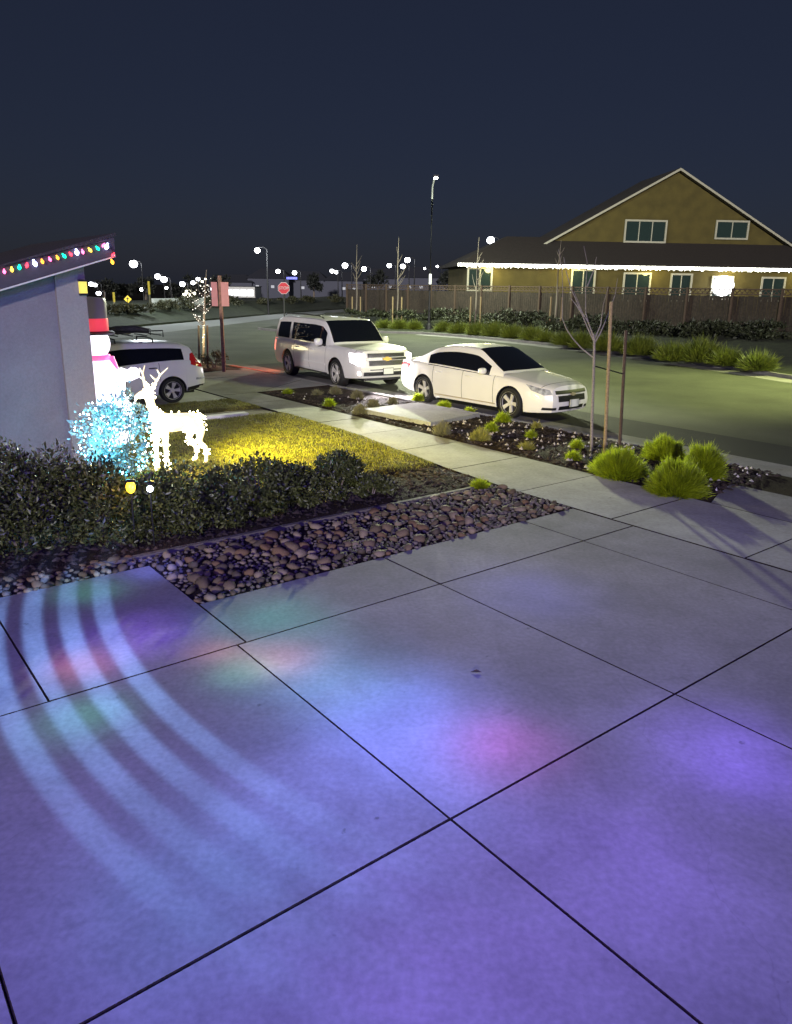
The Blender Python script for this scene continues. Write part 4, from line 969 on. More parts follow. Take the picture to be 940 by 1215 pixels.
tbo = [o for o in COL.objects if o.name.startswith('teal_lit_bush')][0]
h = at(142, 468, tb.y).z
for nm, c, n_, s_ in (('teal_fairy_bulbs', (.1, .75, 1), 150, 18), ('white_fairy_bulbs', (.85, .95, 1), 110, 26)):
    bb = MB()
    for _ in range(n_):
        u = Vector((random.gauss(0, 1), random.gauss(0, 1), random.gauss(0, 1))).normalized() * random.uniform(.75, 1.05); q = Vector((u.x * .58, u.y * .5, h * .52 + u.z * h * .5))
        bb.add([q + Vector(o) * random.uniform(.008, .016) for o in ((1, 0, 0), (-1, 0, 0), (0, 1, 0), (0, -1, 0), (0, 0, 1), (0, 0, -1))], [(0, 2, 4), (2, 1, 4), (1, 3, 4), (3, 0, 4), (2, 0, 5), (1, 2, 5), (3, 1, 5), (0, 3, 5)])
    bb.build(nm, emit(nm, c, s_, c), tbo)['kind'] = 'stuff'
lamp('teal_glow', 'POINT', tb + Vector((.25, -.8, .85)), 70, (.15, .8, 1.0), .2)
lamp('teal_glow', 'POINT', tb + Vector((-.25, -.62, .6)), 36, (.25, .75, 1.0), .2)
for x, y, yb2, c, nm, lab in ((155, 578, 612, (1, .55, .03), 'orange', 'small orange garden light glowing inside the dark hedge'), (178, 580, 612, (.75, .85, 1), 'white', 'small white garden light glowing inside the dark hedge')):
    Y = gp(x, 655).y + .14; t_ = at(x, y, Y); e = empty('garden_light', Vector((t_.x, t_.y, 0)), 0, lab, 'garden light')
    MB().tube((0, 0, 0), (0, 0, t_.z - .06), .009).build('spike', BLACKP, e)
    MB().lathe(ell(.05 if nm == 'orange' else .035, .07 if nm == 'orange' else .035, t_.z), 14).build('lamp_globe', emit('garden_glow_' + nm, c, 3.5 if nm == 'orange' else 9, c), e, 60)
    MB().lathe([(.06, t_.z + .065), (.05, t_.z + .08), (.001, t_.z + .09)], 14).build('cap', BLACKP, e)
    lamp('garden_glow', 'POINT', t_ + Vector((0, -.12, 0)), 3.0, c, .05)

# ================================================================== PLANTS IN THE KERBSIDE BED
GRS = leafmat('green_sedge', (.1, .14, .006), (.32, .38, .015), .5, 6.0, .45)
GRS2 = leafmat('dry_sedge', (.12, .11, .05), (.24, .23, .11), .6, 6.0)
def clump(name, loc, r, h, n, m, label, cat, group, bl=.12, bw=.004):
    """a dense dome of short spiky blades"""
    e = empty(name, loc, random.uniform(0, 6), label, cat, group)
    d = RNG.normal(size=(n, 3)); d[:, 2] = np.abs(d[:, 2]) * 1.15; d /= np.linalg.norm(d, axis=1)[:, None]
    lump = 1 + .19 * np.sin(d[:, 0] * 5 + loc[0] * 7) * np.cos(d[:, 1] * 6 + loc[1] * 3) + .05 * np.sin(d[:, 0] * 13 + d[:, 1] * 11)
    k = RNG.uniform(.35, 1, n) ** .5 * lump
    P = d * np.array([r, r * .9, h])[None] * (k * .86)[:, None]; P[:, 2] -= .01
    D = d + np.array([0, 0, .45]) + RNG.normal(size=(n, 3)) * .28; D /= np.linalg.norm(D, axis=1)[:, None]
    S = np.cross(D, RNG.normal(size=(n, 3))); S /= np.linalg.norm(S, axis=1)[:, None] + 1e-9
    Ln = (bl * np.where(RNG.uniform(0, 1, n) < .12, RNG.uniform(1.3, 2.1, n), RNG.uniform(.5, 1.3, n)))[:, None]; w = bw * RNG.uniform(.7, 1.3, n)[:, None]
    tip = P + D * Ln + np.array([0, 0, -.18]) * Ln * (1 - d[:, 2:3])
    V = np.stack([P - D * Ln * .5 - S * w, P - D * Ln * .5 + S * w, P + D * Ln * .35 + S * w * .8, P + D * Ln * .35 - S * w * .8, tip], 1).reshape(-1, 3); V[:, 2] = np.maximum(V[:, 2], -.02)
    b = np.arange(n)[:, None] * 5; F = np.concatenate([b + [0, 1, 2], b + [0, 2, 3], b + [3, 2, 4]])
    link('blades', npmesh('blades', V, F), m, e); return e
bc = [(733, 567, 58, 36, 'bright green sedge clump at the left, beside the tree stake'), (787, 548, 42, 30, 'bright green sedge clump at the back, nearest the gutter'), (801, 588, 62, 46, 'largest bright green sedge clump, at the front of the bed end'), (833, 570, 44, 46, 'bright green sedge clump at the right end of the bed')]
for x, y, w_, h_, lab in bc:
    g0 = gp(x, y, 0) ; g0 += Vector((g0.x, g0.y, 0)).normalized() * .15; s = g0.y / 885
    clump('sedge_clump', g0, w_ * s * .6, h_ * s * .92, 9000, GRS, lab, 'sedge clump', 'bright sedge clumps at the bed end', .1, .0042)
tf = [(342, 466, 12, 5, 0), (376, 468, 12, 6, 1), (398, 466, 14, 8, 1), (391, 481, 14, 8, 0), (424, 472, 15, 10, 1), (443, 483, 16, 10, 1), (427, 490, 17, 10, 1), (466, 478, 13, 8, 1),
      (496, 474, 14, 7, 0), (527, 483, 16, 7, 0), (557, 490, 14, 6, 0), (525, 514, 24, 15, 1), (570, 521, 26, 14, 2), (583, 511, 16, 10, 0), (597, 500, 20, 12, 0), (637, 507, 11, 6, 2), (630, 518, 11, 7, 0), (625, 532, 16, 6, 2), (684, 531, 14, 8, 0), (680, 545, 15, 9, 0), (570, 577, 18, 6, 0)]
tl_ = ['tiny tuft at the sharp left tip of the kerbside bed', 'small dry tuft behind the bed tip near the SUV', 'round tuft below the front wheel of the large SUV', 'small tuft at the sidewalk edge near the bed tip', 'round grey green tuft in the left group, at its back', 'largest round tuft of the group left of the concrete pad', 'round tuft touching the left corner of the concrete pad', 'small tuft behind the concrete pad, left of the sedan', 'bright tuft under the tail of the white sedan', 'bright tuft behind the middle of the concrete pad', 'bright tuft at the right back corner of the concrete pad', 'dry round tuft at the front corner of the concrete pad', 'large yellowish tuft right of the concrete pad by the sidewalk', 'small tuft between the yellowish tuft and the sedan wheel', 'bright tuft right by the front wheel of the sedan', 'pale small tuft below the sedan front bumper', 'small bright tuft among pebbles in the middle of the bed', 'low dry tuft among pebbles near the sidewalk', 'bright tuft beside the young tree trunk', 'bright tuft near the sidewalk in front of the young tree', 'low green tuft at the corner of rocks and sidewalk']
for (x, y, w_, h_, k), lab in zip(tf, tl_):
    g0 = gp(x, y + 1, 0.01); s = g0.length / 885
    clump('grass_tuft', g0, w_ * s * .52, h_ * s * 1.0, 1500 if w_ > 13 else 700, (GRS, GRS2, leafmat('yellow_sedge', (.16, .16, .02), (.3, .28, .06), .5, 6))[k], lab, 'grass tuft', 'small tufts in the kerbside bed', .075, .004)

# young tree and its two stakes
Yt = gp(702, 535).y
yt = empty('young_tree', gp(702, 535), 0, 'bare young tree with a pale trunk in the kerbside bed', 'tree')
def T(x, y, dy=0): return at(x, y, Yt + dy) - yt.location
MB().path([T(702, 537), T(702.5, 500), T(704, 460), T(705, 425), T(705.5, 404), T(704, 396)], [.028, .026, .024, .023, .02, .018], 9).build('trunk', mat('pale_bark', (.2, .175, .16), .85, var=.3, scale=40), yt, 60)
for pp in ([(704.5, 404), (697, 388), (690, 371), (683, 354), (677, 341), (672, 322), (669, 305)], [(704, 398), (698, 382), (691, 371), (687, 360), (681, 345)], [(705, 425), (690, 413), (680, 402), (672, 390), (667, 377), (668, 350), (667, 318), (663, 296)],
           [(704, 398), (699, 385), (695, 371), (695, 345), (697, 312), (693, 292)], [(705, 404), (713, 385), (716, 362), (722, 340)], [(704, 410), (712, 396), (719, 380), (730, 350), (733, 330)], [(690, 371), (684, 362), (676, 352)], [(697, 340), (705, 320), (708, 305)]):
    n_ = len(pp); MB().path([T(x, y, .12 * math.sin(i * .9 + pp[0][0])) if i else T(x, y) for i, (x, y) in enumerate(pp)], [.014 * (1 - .75 * i / (n_ - 1)) for i in range(n_)], 6).build('branch', MATS['pale_bark'], yt, 60)
for x0, y0, x1, y1, c, lab in ((717.5, 539, 725.5, 358, STAKE, 'tan wooden tree stake next to the young tree'), (735.5, 529, 743, 392, WOODD, 'darker wooden tree stake farthest from the young tree trunk')):
    g0 = gp(x0, y0); t_ = at(x1, y1, g0.y); e = MB().path([(0, 0, -.03), t_ - g0], [.03, .028], 10).build('tree_stake', c, None, 50, loc=g0); tag(e, lab, 'tree stake', 'stakes around the young tree')
g1 = at(704.5, 434, Yt); g2 = at(741, 444, gp(735.5, 529).y); e = MB().path([(0, 0, 0), g2 - g1], [.012, .012], 6).build('tree_tie', BLACKP, None, loc=g1); tag(e, 'dark tie strap running from the young tree to its stakes', 'tree tie')
lf = MB().add([(0, 0, .004), (.05, .02, .018), (.09, 0, .006), (.05, -.02, .016)], [(0, 1, 2), (0, 2, 3)]).build('fallen_leaf', WOODD, None, loc=gp(558, 798)); tag(lf, 'single dark fallen leaf lying on the driveway', 'leaf')

# ================================================================== CORNER TREE, SIGNS
ft = empty('fairy_light_tree', gp(241, 433), 0, 'slim bare tree wrapped in fairy lights beside the street corner', 'tree')
Yf = ft.location.y
def T2(x, y, dy=0): return at(x, y, Yf + dy) - ft.location
MB().path([T2(241, 434), T2(241.5, 410), T2(242, 380), T2(243, 350), T2(245, 320)], [.05, .045, .04, .025, .01], 9).build('trunk', mat('lit_bark', (.3, .26, .2), .9, var=.3, scale=20), ft, 60)
br = []
for i in range(16):
    y0 = random.uniform(335, 395); s_ = random.choice((-1, 1)); ln_ = random.uniform(8, 19) * (1 if y0 > 350 else .6)
    pp = [T2(242, y0), T2(242 + s_ * ln_ * .5, y0 - ln_ * .35, random.uniform(-.4, .4)), T2(242 + s_ * ln_, y0 - ln_ * .9, random.uniform(-.6, .6))]
    MB().path(pp, [.016, .01, .004], 5).build('branch', BARK, ft, 60); br += [pp[0].lerp(pp[1], random.random()), pp[1], pp[1].lerp(pp[2], .5), pp[2], pp[1].lerp(pp[2], random.random())]
tl2 = empty('fairy_lights', ft.location, 0, 'tiny white fairy lights wound around the slim corner tree', 'fairy lights')
bm_ = MB().lathe(ell(.024, .024, 0, 5), 7).mesh('bulb', 80); bm_.materials.append(emit('cool_fairy_bulb', (1, .95, .82), 2.0))
spots_ = [p + Vector((random.gauss(0, .05), random.gauss(0, .1), random.gauss(0, .06))) for p in br] + [T2(240 + 3 * random.random(), random.uniform(320, 436), random.uniform(-.08, -.05)) for _ in range(34)]
for p in spots_: link('bulb', bm_, None, tl2, p).scale = (random.uniform(.3, .75),) * 3
lamp('fairy_tree_glow', 'POINT', ft.location + Vector((.1, -.5, 1.0)), 45, (1, .85, .45), .3)
for x, c in ((236.5, 0), (246.5, 1)):
    g0 = gp(x, 437); t_ = at(x - .8, 386, g0.y); e = MB().path([(0, 0, -.03), t_ - g0], [.035, .032], 9).build('tree_stake', STAKE, None, 50, loc=g0)
    tag(e, ('left' if c == 0 else 'right') + ' wooden stake of the slim tree with fairy lights', 'tree stake')
g0 = gp(254, 437); shrub('corner_shrub', g0, .55, .45, .65, 1500, .06, leafmat('corner_leaf', (.05, .05, .012), (.16, .14, .04), .5, 4), 'small green shrub between the fairy light tree and the wooden sign post', 'shrub', None, 8)
for i in range(14):
    pass

sp0 = gp(266, 441)
PINK = mat('reddened_panel', (.72, .33, .3), .5, var=.06, scale=6)  # pink colour stands in for red street light on the panels
ps = empty('wooden_sign_post', sp0, 0, 'brown wooden post carrying two tall pinkish panels at the corner', 'sign post')
zt1 = at(266, 327, sp0.y).z
MB().box((0, 0, zt1 / 2), (.1, .1, zt1)).build('post', mat('post_wood', (.3, .17, .11), .85, var=.3, scale=14), ps)
for s_ in (-1, 1):
    c = Vector((s_ * .17, -.1, at(266, 349, sp0.y).z)); h_ = .76
    M = Matrix.Rotation(s_ * .5, 3, 'Z')
    MB().box(c, (.25, .02, h_), M=M).build('panel', PINK, ps); 
    MB().box(c + Vector((0, .02, 0)), (.06, .03, h_ * .9), M=M).build('panel_bracket', ALLOY, ps)

ss = gp(338, 395, -.02)
st = empty('stop_sign', ss, R(12), 'red octagonal stop sign on a dark post at the far corner', 'stop sign')
zc_ = at(338, 341.5, ss.y).z; rs = 7.0 * ss.y / 885
MB().tube((0, .03, 0), (0, .03, zc_ + rs), .04, n=8).build('post', mat('galvanised_dark', (.05, .05, .05), .6), st)
def octo(r, y0, y1):
    vs = [(r * math.cos(R(22.5 + 45 * k)), y, zc_ + r * math.sin(R(22.5 + 45 * k))) for y in (y0, y1) for k in range(8)]
    return MB().add(vs, [tuple(range(8)), tuple(range(8, 16))[::-1]] + [(k, 8 + k, 8 + (k + 1) % 8, (k + 1) % 8) for k in range(8)])
octo(rs, -.02, -.012).build('sign_border', mat('sign_white', (.8, .78, .76), .5, emis=(1, .8, .8), estr=.0), st)
octo(rs * .92, -.03, -.021).build('sign_face', mat('sign_red', (.75, .045, .06), .45), st)
tm = text_mesh('STOP', rs * .66, 'lettering'); t_ = link('lettering', tm, MATS['sign_white'], st); t_.location = (0, -.036, zc_); t_.rotation_euler = (R(90), 0, 0)

Yw = 62.0
ww_ = Vector((at(153, 372, Yw).x, Yw, 1.0))
ws = empty('warning_sign', ww_, 0, 'yellow diamond warning sign with a plaque beyond the cross street', 'road sign')
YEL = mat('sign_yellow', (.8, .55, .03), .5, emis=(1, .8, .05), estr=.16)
s_ = Yw / 885; za = at(153, 355, Yw).z - 1.0; zb2 = at(153, 364.5, Yw).z - 1.0
MB().tube((0, .04, 0), (0, .04, za + .2), .035).build('post', MATS['galvanised_dark'], ws)
MB().box((0, 0, za), (4.9 * s_ * 1.25, .02, 4.9 * s_ * 1.25), M=Matrix.Rotation(R(45), 3, 'Y')).build('diamond', YEL, ws)
MB().box((0, -.02, za), (.06, .012, .3)).box((0, -.02, za + .07), (.2, .012, .06)).build('symbol', BLACKP, ws)
MB().box((0, 0, zb2), (8 * s_, .02, 5.6 * s_)).build('plaque', YEL, ws)
MB().box((0, -.02, zb2), (5 * s_, .012, 2 * s_)).build('arrow', BLACKP, ws)
for x, y0, y1, Y, lab, c in ((137, 347, 375, 58, 'short pale post standing left of the yellow warning sign', (.3, .28, .2)), (179, 334, 372, 60, 'taller post with a yellowish top right of the warning sign', (.12, .12, .08))):
    b0, t0 = at(x, y1, Y), at(x, y0, Y); e = empty('marker_post', Vector((b0.x, Y, b0.z)), 0, lab, 'post')
    MB().tube((0, 0, -.3), (0, 0, t0.z - b0.z), .07).build('post', mat('post_paint_%d' % x, c, .7), e)
    MB().tube((0, 0, (t0.z - b0.z) * .6), (0, 0, t0.z - b0.z + .02), .085).build('band', mat('post_band', (.55, .45, .05), .6, emis=(1, .8, .1), estr=.05), e)

# ================================================================== STREET LAMPS
POLE = mat('lamp_pole', (.02, .02, .022), .5, metal=.4)
LG = emit('lamp_white', (.9, .93, 1.0), 22.0)
lampsd = [(158.5, 313, 92, 10.5, 'big'), (187, 328, 120, 7.5, ''), (194.5, 331.5, 112, 8.5, ''), (168, 343.5, 130, 5, ''), (108, 337, 110, 6, ''), (113, 338, 118, 5, ''), (117, 348, 105, 6, ''), (197.5, 341.5, 135, 4, ''), (216.5, 337, 130, 7, ''), (229, 335.5, 128, 5.5, ''), (235, 331, 122, 5, ''), (252, 343, 140, 4.5, ''), (305.5, 297, 78, 7.5, ''), (330, 322, 120, 6, ''), (349.5, 323.5, 116, 6, ''), (394, 321.5, 118, 5.5, ''), (399, 323, 121, 4.5, ''), (409.5, 315, 105, 7.5, ''), (432, 319, 108, 6.5, ''), (462, 315, 112, 6, ''), (478, 316, 108, 6.5, ''), (483.5, 308.5, 95, 7.5, ''), (504, 318.5, 150, 2.6, ''), (519, 316, 150, 3.2, ''), (582.5, 285, 84, 10, 'roof')]
ll = ['brightest street lamp in the left distance above the warning sign', 'left one of a close pair of distant street lamps', 'right one of a close pair of distant street lamps', 'faint distant lamp just right of the yellow warning sign', 'lamp half hidden by the house corner, upper left', 'lamp beside the half hidden one near the house corner', 'low lamp under the two near the house corner', 'small dim lamp below the close pair', 'lamp at the left of the dense cluster of lights', 'lamp inside the dense cluster left of the fairy light tree', 'top lamp of the cluster left of the fairy light tree', 'narrow lamp between the fairy light tree and the pink panels', 'highest lamp in the middle distance above the roofs', 'street lamp above and left of the stop sign', 'street lamp above and right of the stop sign', 'left lamp of the tight group above the large SUV', 'right lamp of the tight group above the large SUV', 'bright lamp above the windscreen of the large SUV', 'lamp right of the bright one above the large SUV', 'lamp left of the close pair before the tall dark pole', 'lower lamp of the close pair left of the tall dark pole', 'upper lamp of the close pair left of the tall dark pole', 'tiny lamp touching the tall dark pole', 'tiny lamp just left of the house eave', 'bright lamp above the roof of the olive house']
for (x, y, Y, d, k), lab in zip(lampsd, ll):
    h = at(x, y, Y); e = empty('street_lamp', Vector((h.x + .9, Y + .1, -.2)), 0, lab, 'street lamp', 'distant street lamps')
    zz = h.z + .2
    MB().path([(0, 0, 0), (0, 0, zz * .6), (0, 0, zz + .1), (-.25, 0, zz + .3), (-.9, -.1, zz + .28)], [.1, .08, .06, .05, .04], 7).build('pole', POLE, e, 60)
    r_ = d * .42 * Y / 885  # globe enlarged to stand in for the glow around the lamp
    MB().lathe(ell(r_, r_ * .9, 0, 10), 14).build('lamp_globe', LG, e, 80, loc=(-.9, -.1, zz))
    MB().lathe([(r_ * .5, r_ * .8), (r_ * .3, r_ * 1.05), (.001, r_ * 1.1)], 10).build('lamp_cap', POLE, e, 60, loc=(-.9, -.1, zz))
clp = [(222, 346.5), (219, 349), (226, 345), (231, 348), (225, 350), (240, 334), (244, 331)]
for i, (x, y) in enumerate(clp):
    p = at(x, y, 140); o = MB().lathe(ell(.36 - .03 * i, .34 - .03 * i, 0, 8), 10).build('window_light', emit('warm_far_light', (1, .95, .7), 10), None, 80, loc=p)
    tag(o, 'tiny far light ' + ('at the left of the crowded lights by the fairy light tree', 'lowest left of the crowded lights by the fairy light tree', 'in the middle of the crowded lights by the fairy light tree', 'at the right of the crowded lights by the fairy light tree', 'lowest of the crowded lights by the fairy light tree', 'just left of the fairy light tree trunk', 'just right of the fairy light tree trunk')[i], 'light', 'crowded far lights')
lamp('far_lamp_light', 'POINT', at(170, 313, 60) + Vector((0, 0, 3)), 4500, (.85, .95, 1.0), .3)
lamp('far_lamp_light', 'POINT', at(330, 300, 78) + Vector((0, -2, 1)), 2200, (.9, .97, 1.0), .3)

# tall lamp post on the far kerb: the lamp that lights street and sidewalk
kb = gp(509, 392.5, .05)
tp = empty('tall_lamp_post', kb, 0, 'tall dark lamp post on the far kerb with a pale banner strip', 'lamp post')
KH = 9.0
MB().path([(0, 0, -.1), (0, 0, 1.0), (0, 0, KH - .8), (0, -.1, KH - .1), (.05, -.7, KH + .2), (.1, -1.9, KH + .25)], [.11, .09, .06, .055, .05, .045], 10).build('pole', POLE, tp, 60)
MB().lathe([(.26, -.1), (.24, .3), (.13, .5)], 12).build('pole_base', POLE, tp, 50)
MB().box((.1, -2.2, KH + .22), (.3, .75, .12)).build('lamp_head', POLE, tp); MB().box((.1, -2.2, KH + .15), (.22, .55, .03)).build('lamp_lens', emit('key_lens', (.95, 1, .8), 25), tp)
zA, zB = at(509, 338, kb.y).z, at(509, 326, kb.y).z
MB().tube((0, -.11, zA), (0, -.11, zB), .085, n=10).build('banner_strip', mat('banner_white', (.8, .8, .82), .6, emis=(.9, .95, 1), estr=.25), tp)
K1 = kb + Vector((.1, -2.3, KH + .05))
lamp('street_key', 'SPOT', K1, 62000, (.93, 1.0, .62), .3, (.8, 17, 0), 29, 1.0)
lamp('street_fill', 'POINT', K1, 11000, (.9, 1.0, .72), .15)
# a second lamp of the same kind farther right along the far kerb, outside the picture
kb2 = Vector((21.5, 25.0, .05)); tp2 = copy_tree(tp); tp2.location = kb2; tp2['label'] = 'second tall lamp post along the far kerb, right of the picture'
tp2.rotation_euler = (0, 0, R(-40))
lamp('street_key', 'SPOT', kb2 + Vector((-1.4, -1.7, KH + .05)), 23000, (.9, 1.0, .36), .9, (9.0, 24.5, 0), 64, .9)

# ================================================================== FENCE AND HOUSE ACROSS
fe = empty('board_fence', FENCE0, 0, 'long brown wooden board fence on the bank in front of the olive house', 'fence')
FL = (FENCE1 - FENCE0).length; FZ0, FZ1 = 1.0, 2.62
FW = [mat('fence_board', (.03, .021, .015), .9, var=.5, scale=9, stain=.3, stain_scale=1.5)]
n_b = int(FL / .165); bd = MB(); per = []
for i in range(n_b):
    c = fd * (i * .165 + .08); hgt = FZ1 + .02 * math.sin(i * 2.3) + random.uniform(-.015, .015)
    if False: pass
    bd.box((c.x, c.y, (FZ0 + hgt) / 2), (.15, .022, hgt - FZ0), M=Matrix.Rotation(math.atan2(fd.y, fd.x), 3, 'Z') @ Matrix.Rotation(random.uniform(-.012, .012), 3, 'Y'))
bd.build('boards', FW[0], fe)['kind'] = 'stuff'
for zz, hh in ((FZ1 + .09, .05), (FZ1 + .34, .06)):
    MB().box((fd.x * FL / 2, fd.y * FL / 2, zz), (FL, .09, hh), rz=math.atan2(fd.y, fd.x)).build('rail', WOODD, fe)
lt = MB()
for i in range(int(FL / .13)):
    c = fd * (i * .13); q = Matrix.Rotation(math.atan2(fd.y, fd.x), 3, 'Z') @ Matrix.Rotation(R(45) * (1 if i % 2 else -1), 3, 'Y')
    lt.box((c.x, c.y + .012 * (i % 2), FZ1 + .215), (.3, .01, .035), M=q)
lt.build('lattice', WOODD, fe)['kind'] = 'stuff'
i = 0.0
while i < FL:
    c = fd * i - fn_ * .06; MB().box((c.x, c.y, (FZ0 + FZ1 + .42) / 2 - .1), (.11, .11, FZ1 - FZ0 + .6), rz=math.atan2(fd.y, fd.x)).build('post', WOODD, fe); i += 2.44

HL, HR = Vector((at(545, 330, 60).x, 60, 0)), Vector((at(985, 330, 62.5).x, 62.5, 0))
hd_ = (HR - HL).normalized(); hb = Vector((-hd_.y, hd_.x, 0)); HYAW = math.atan2(hd_.y, hd_.x)
ho = empty('olive_house', HL + Vector((0, 0, .9)), HYAW, 'olive stucco house with white lit eave behind the fence', 'house')
OLV = mat('olive_stucco', (.07, .055, .012), .9, var=.2, scale=1.2, bump=.3, bscale=50)
ROOFM = mat('roof_tiles', (.024, .018, .017), .9, var=.3, scale=9, bump=.6, bscale=14)
WF = .5   # wall set back behind the eave
ez = at(620, 314, 60.4).z - .9
Wd = (HR - HL).length
MB().box((Wd / 2 + .3, WF + 5, (ez + .1) / 2 - .2), (Wd - .8, 10, ez + .5)).build('wall', OLV, ho)
# roof with hipped left end
ru = 2.35; rr_ = 4.6
MB().add([(-.15, 0, ez), (Wd, 0, ez), (Wd, rr_, ez + ru), (rr_ * 1.0, rr_, ez + ru), (-.15, 10.6, ez), (rr_, 10.6 - rr_, ez + ru), (Wd, 10.6 - rr_, ez + ru), (Wd, 10.6, ez),
          (-.15, 0, ez - .16), (Wd, 0, ez - .16), (-.15, 10.6, ez - .16), (Wd, 10.6, ez - .16)],
         [(0, 1, 2, 3), (4, 0, 3, 5), (3, 2, 6, 5), (5, 6, 7, 4), (8, 9, 1, 0), (10, 8, 0, 4), (8, 10, 11, 9)]).build('roof', ROOFM, ho)
MB().box((Wd / 2 - .1, -.03, ez - .09), (Wd + .1, .05, .2)).build('fascia', TRIM, ho)
def hx(px, Y0=60.6):     # facade coordinate of a photo column
    d = ray(px, 330); t_ = ((HL - Vector((0, 0, 0))).dot(hb) + WF) / Vector((d.x, 1, 0)).dot(hb); return (Vector((d.x * t_, t_, 0)) - HL).dot(hd_)
def hz(px, py): return at(px, py, 60.8).z - .9
WGL = mat('house_window_glass', (.012, .02, .02), .06, spec=.7, emis=(.2, .35, .3), estr=.035)
HTRIM = mat('house_trim', (.34, .33, .27), .7)
def window(x0, x1, zlo, zhi, y, panes, parent=ho, gl=WGL):
    w_ = x1 - x0; t = .14; b = MB()
    b.box((x0 - t / 2, y - .04, (zlo + zhi) / 2), (t, .1, zhi - zlo + 2 * t)).box((x1 + t / 2, y - .04, (zlo + zhi) / 2), (t, .1, zhi - zlo + 2 * t))
    b.box(((x0 + x1) / 2, y - .04, zhi + t / 2), (w_, .1, t)).box(((x0 + x1) / 2, y - .045, zlo - t / 2), (w_, .11, t))
    f = b.build('window', HTRIM, parent)
    for k in range(panes):
        a0, a1 = x0 + w_ * k / panes, x0 + w_ * (k + 1) / panes
        MB().box(((a0 + a1) / 2, y + .0, (zlo + zhi) / 2), (a1 - a0 - .05, .03, zhi - zlo)).build('pane', gl, f)
    for k in range(1, panes): MB().box((x0 + w_ * k / panes, y - .03, (zlo + zhi) / 2), (.07, .06, zhi - zlo)).build('mullion', HTRIM, f)
for x0, x1, y0, y1, n_ in ((556, 568, 319, 343, 1), (570, 582, 319, 343, 1), (679, 704, 321, 356, 2), (741, 770, 325, 356, 2), (797, 819, 326, 356, 2), (846, 868, 329, 354, 2), (905, 930, 330, 356, 2)):
    window(hx(x0), hx(x1), hz(x0, y1), hz(x0, y0), WF - .1, n_)
# upper storey with a front gable
g0_, g1_ = hx(662), hx(960); gy = rr_ - .6; gz0 = ez + ru * .6; gm = (g0_ + g1_) / 2; sl_ = .55
def hzy(px, py): return at(px, py, 64.5).z - .9
gzb = hzy(700, 287.5)
apex = gzb + (gm - g0_) * sl_
MB().add([(g0_ + .25, gy, gz0 - .3), (g1_ - .25, gy, gz0 - .3), (g1_ - .25, gy, gzb), (gm, gy, apex - .1), (g0_ + .25, gy, gzb), (g0_ + .25, gy + 7, gz0 - .3), (g1_ - .25, gy + 7, gz0 - .3), (g1_ - .25, gy + 7, gzb), (gm, gy + 7, apex - .1), (g0_ + .25, gy + 7, gzb)],
         [(0, 1, 2, 3, 4), (6, 5, 9, 8, 7), (1, 6, 7, 2), (5, 0, 4, 9)]).build('upper_wall', OLV, ho)
for s_, e0 in ((1, g0_), (-1, g1_)):
    b = MB(); vs = []
    for yy in (gy - .55, gy + 7.5):
        vs += [(e0 - s_ * .5, yy, gzb - .5 * sl_), (gm, yy, apex), (gm, yy, apex + .14), (e0 - s_ * .5, yy, gzb - .5 * sl_ + .14)]
    b.add(vs, [(0, 1, 2, 3), (7, 6, 5, 4), (0, 4, 5, 1), (2, 6, 7, 3), (3, 7, 4, 0)]); me = b.mesh('upper_roof'); bm = bmesh.new(); bm.from_mesh(me); bmesh.ops.recalc_face_normals(bm, faces=bm.faces); bm.to_mesh(me); bm.free()
    link('upper_roof', me, ROOFM, ho)
    MB().add([(e0 - s_ * .5, gy - .58, gzb - .5 * sl_ - .06), (gm - s_ * .002, gy - .58, apex - .06), (gm - s_ * .002, gy - .58, apex + .12), (e0 - s_ * .5, gy - .58, gzb - .5 * sl_ + .12),
              (e0 - s_ * .5, gy - .552, gzb - .5 * sl_ - .06), (gm - s_ * .002, gy - .552, apex - .06), (gm - s_ * .002, gy - .552, apex + .12), (e0 - s_ * .5, gy - .552, gzb - .5 * sl_ + .12)], [(0, 1, 2, 3), (7, 6, 5, 4), (0, 4, 5, 1), (1, 5, 6, 2), (2, 6, 7, 3), (3, 7, 4, 0)]).build('rake_board', HTRIM, ho)
window(hx(752) + .3, hx(800) + .3, hzy(770, 285.5), hzy(770, 262), gy - .1, 3); window(hx(868), hx(905), hzy(880, 281), hzy(880, 262), gy - .1, 2)
il = empty('icicle_light_string', ho.location, HYAW, 'bright white icicle lights along the eave of the olive house', 'string lights')
b = MB(); x = -.1
while x < Wd:
    n_ = random.choice((2, 3, 4, 3))
    for k in range(n_):
        q = Vector((x + random.uniform(-.02, .02), -.09 + random.uniform(-.01, .01), ez + .02 - k * .085)); r_ = .034
        b.add([q + Vector(o) * r_ for o in ((1, 0, 0), (-1, 0, 0), (0, 1, 0), (0, -1, 0), (0, 0, 1), (0, 0, -1))], [(0, 2, 4), (2, 1, 4), (1, 3, 4), (3, 0, 4), (2, 0, 5), (1, 2, 5), (3, 1, 5), (0, 3, 5)])
    x += .085
b.build('bulbs', emit('icicle_bulb', (1, .99, .86), 14), il)['kind'] = 'stuff'
MB().tube((-.15, -.08, ez + .06), (Wd, -.08, ez + .06), .015).build('wire', BLACKP, il)
lp = Vector((hx(857), WF - .35, hz(857, 339)))
pl = empty('porch_lamp', ho.matrix_basis @ lp, HYAW, 'dazzling white round lamp on the wall of the olive house', 'lamp')
MB().lathe(ell(.78, .78, 0, 14), 22).build('lamp_globe', emit('porch_globe', (1, 1, 1), 14), pl, 80); MB().box((0, .2, 0), (.2, .3, .2)).build('bracket', BLACKP, pl)
hm = Matrix.Translation(ho.location) @ Matrix.Rotation(HYAW, 4, 'Z')
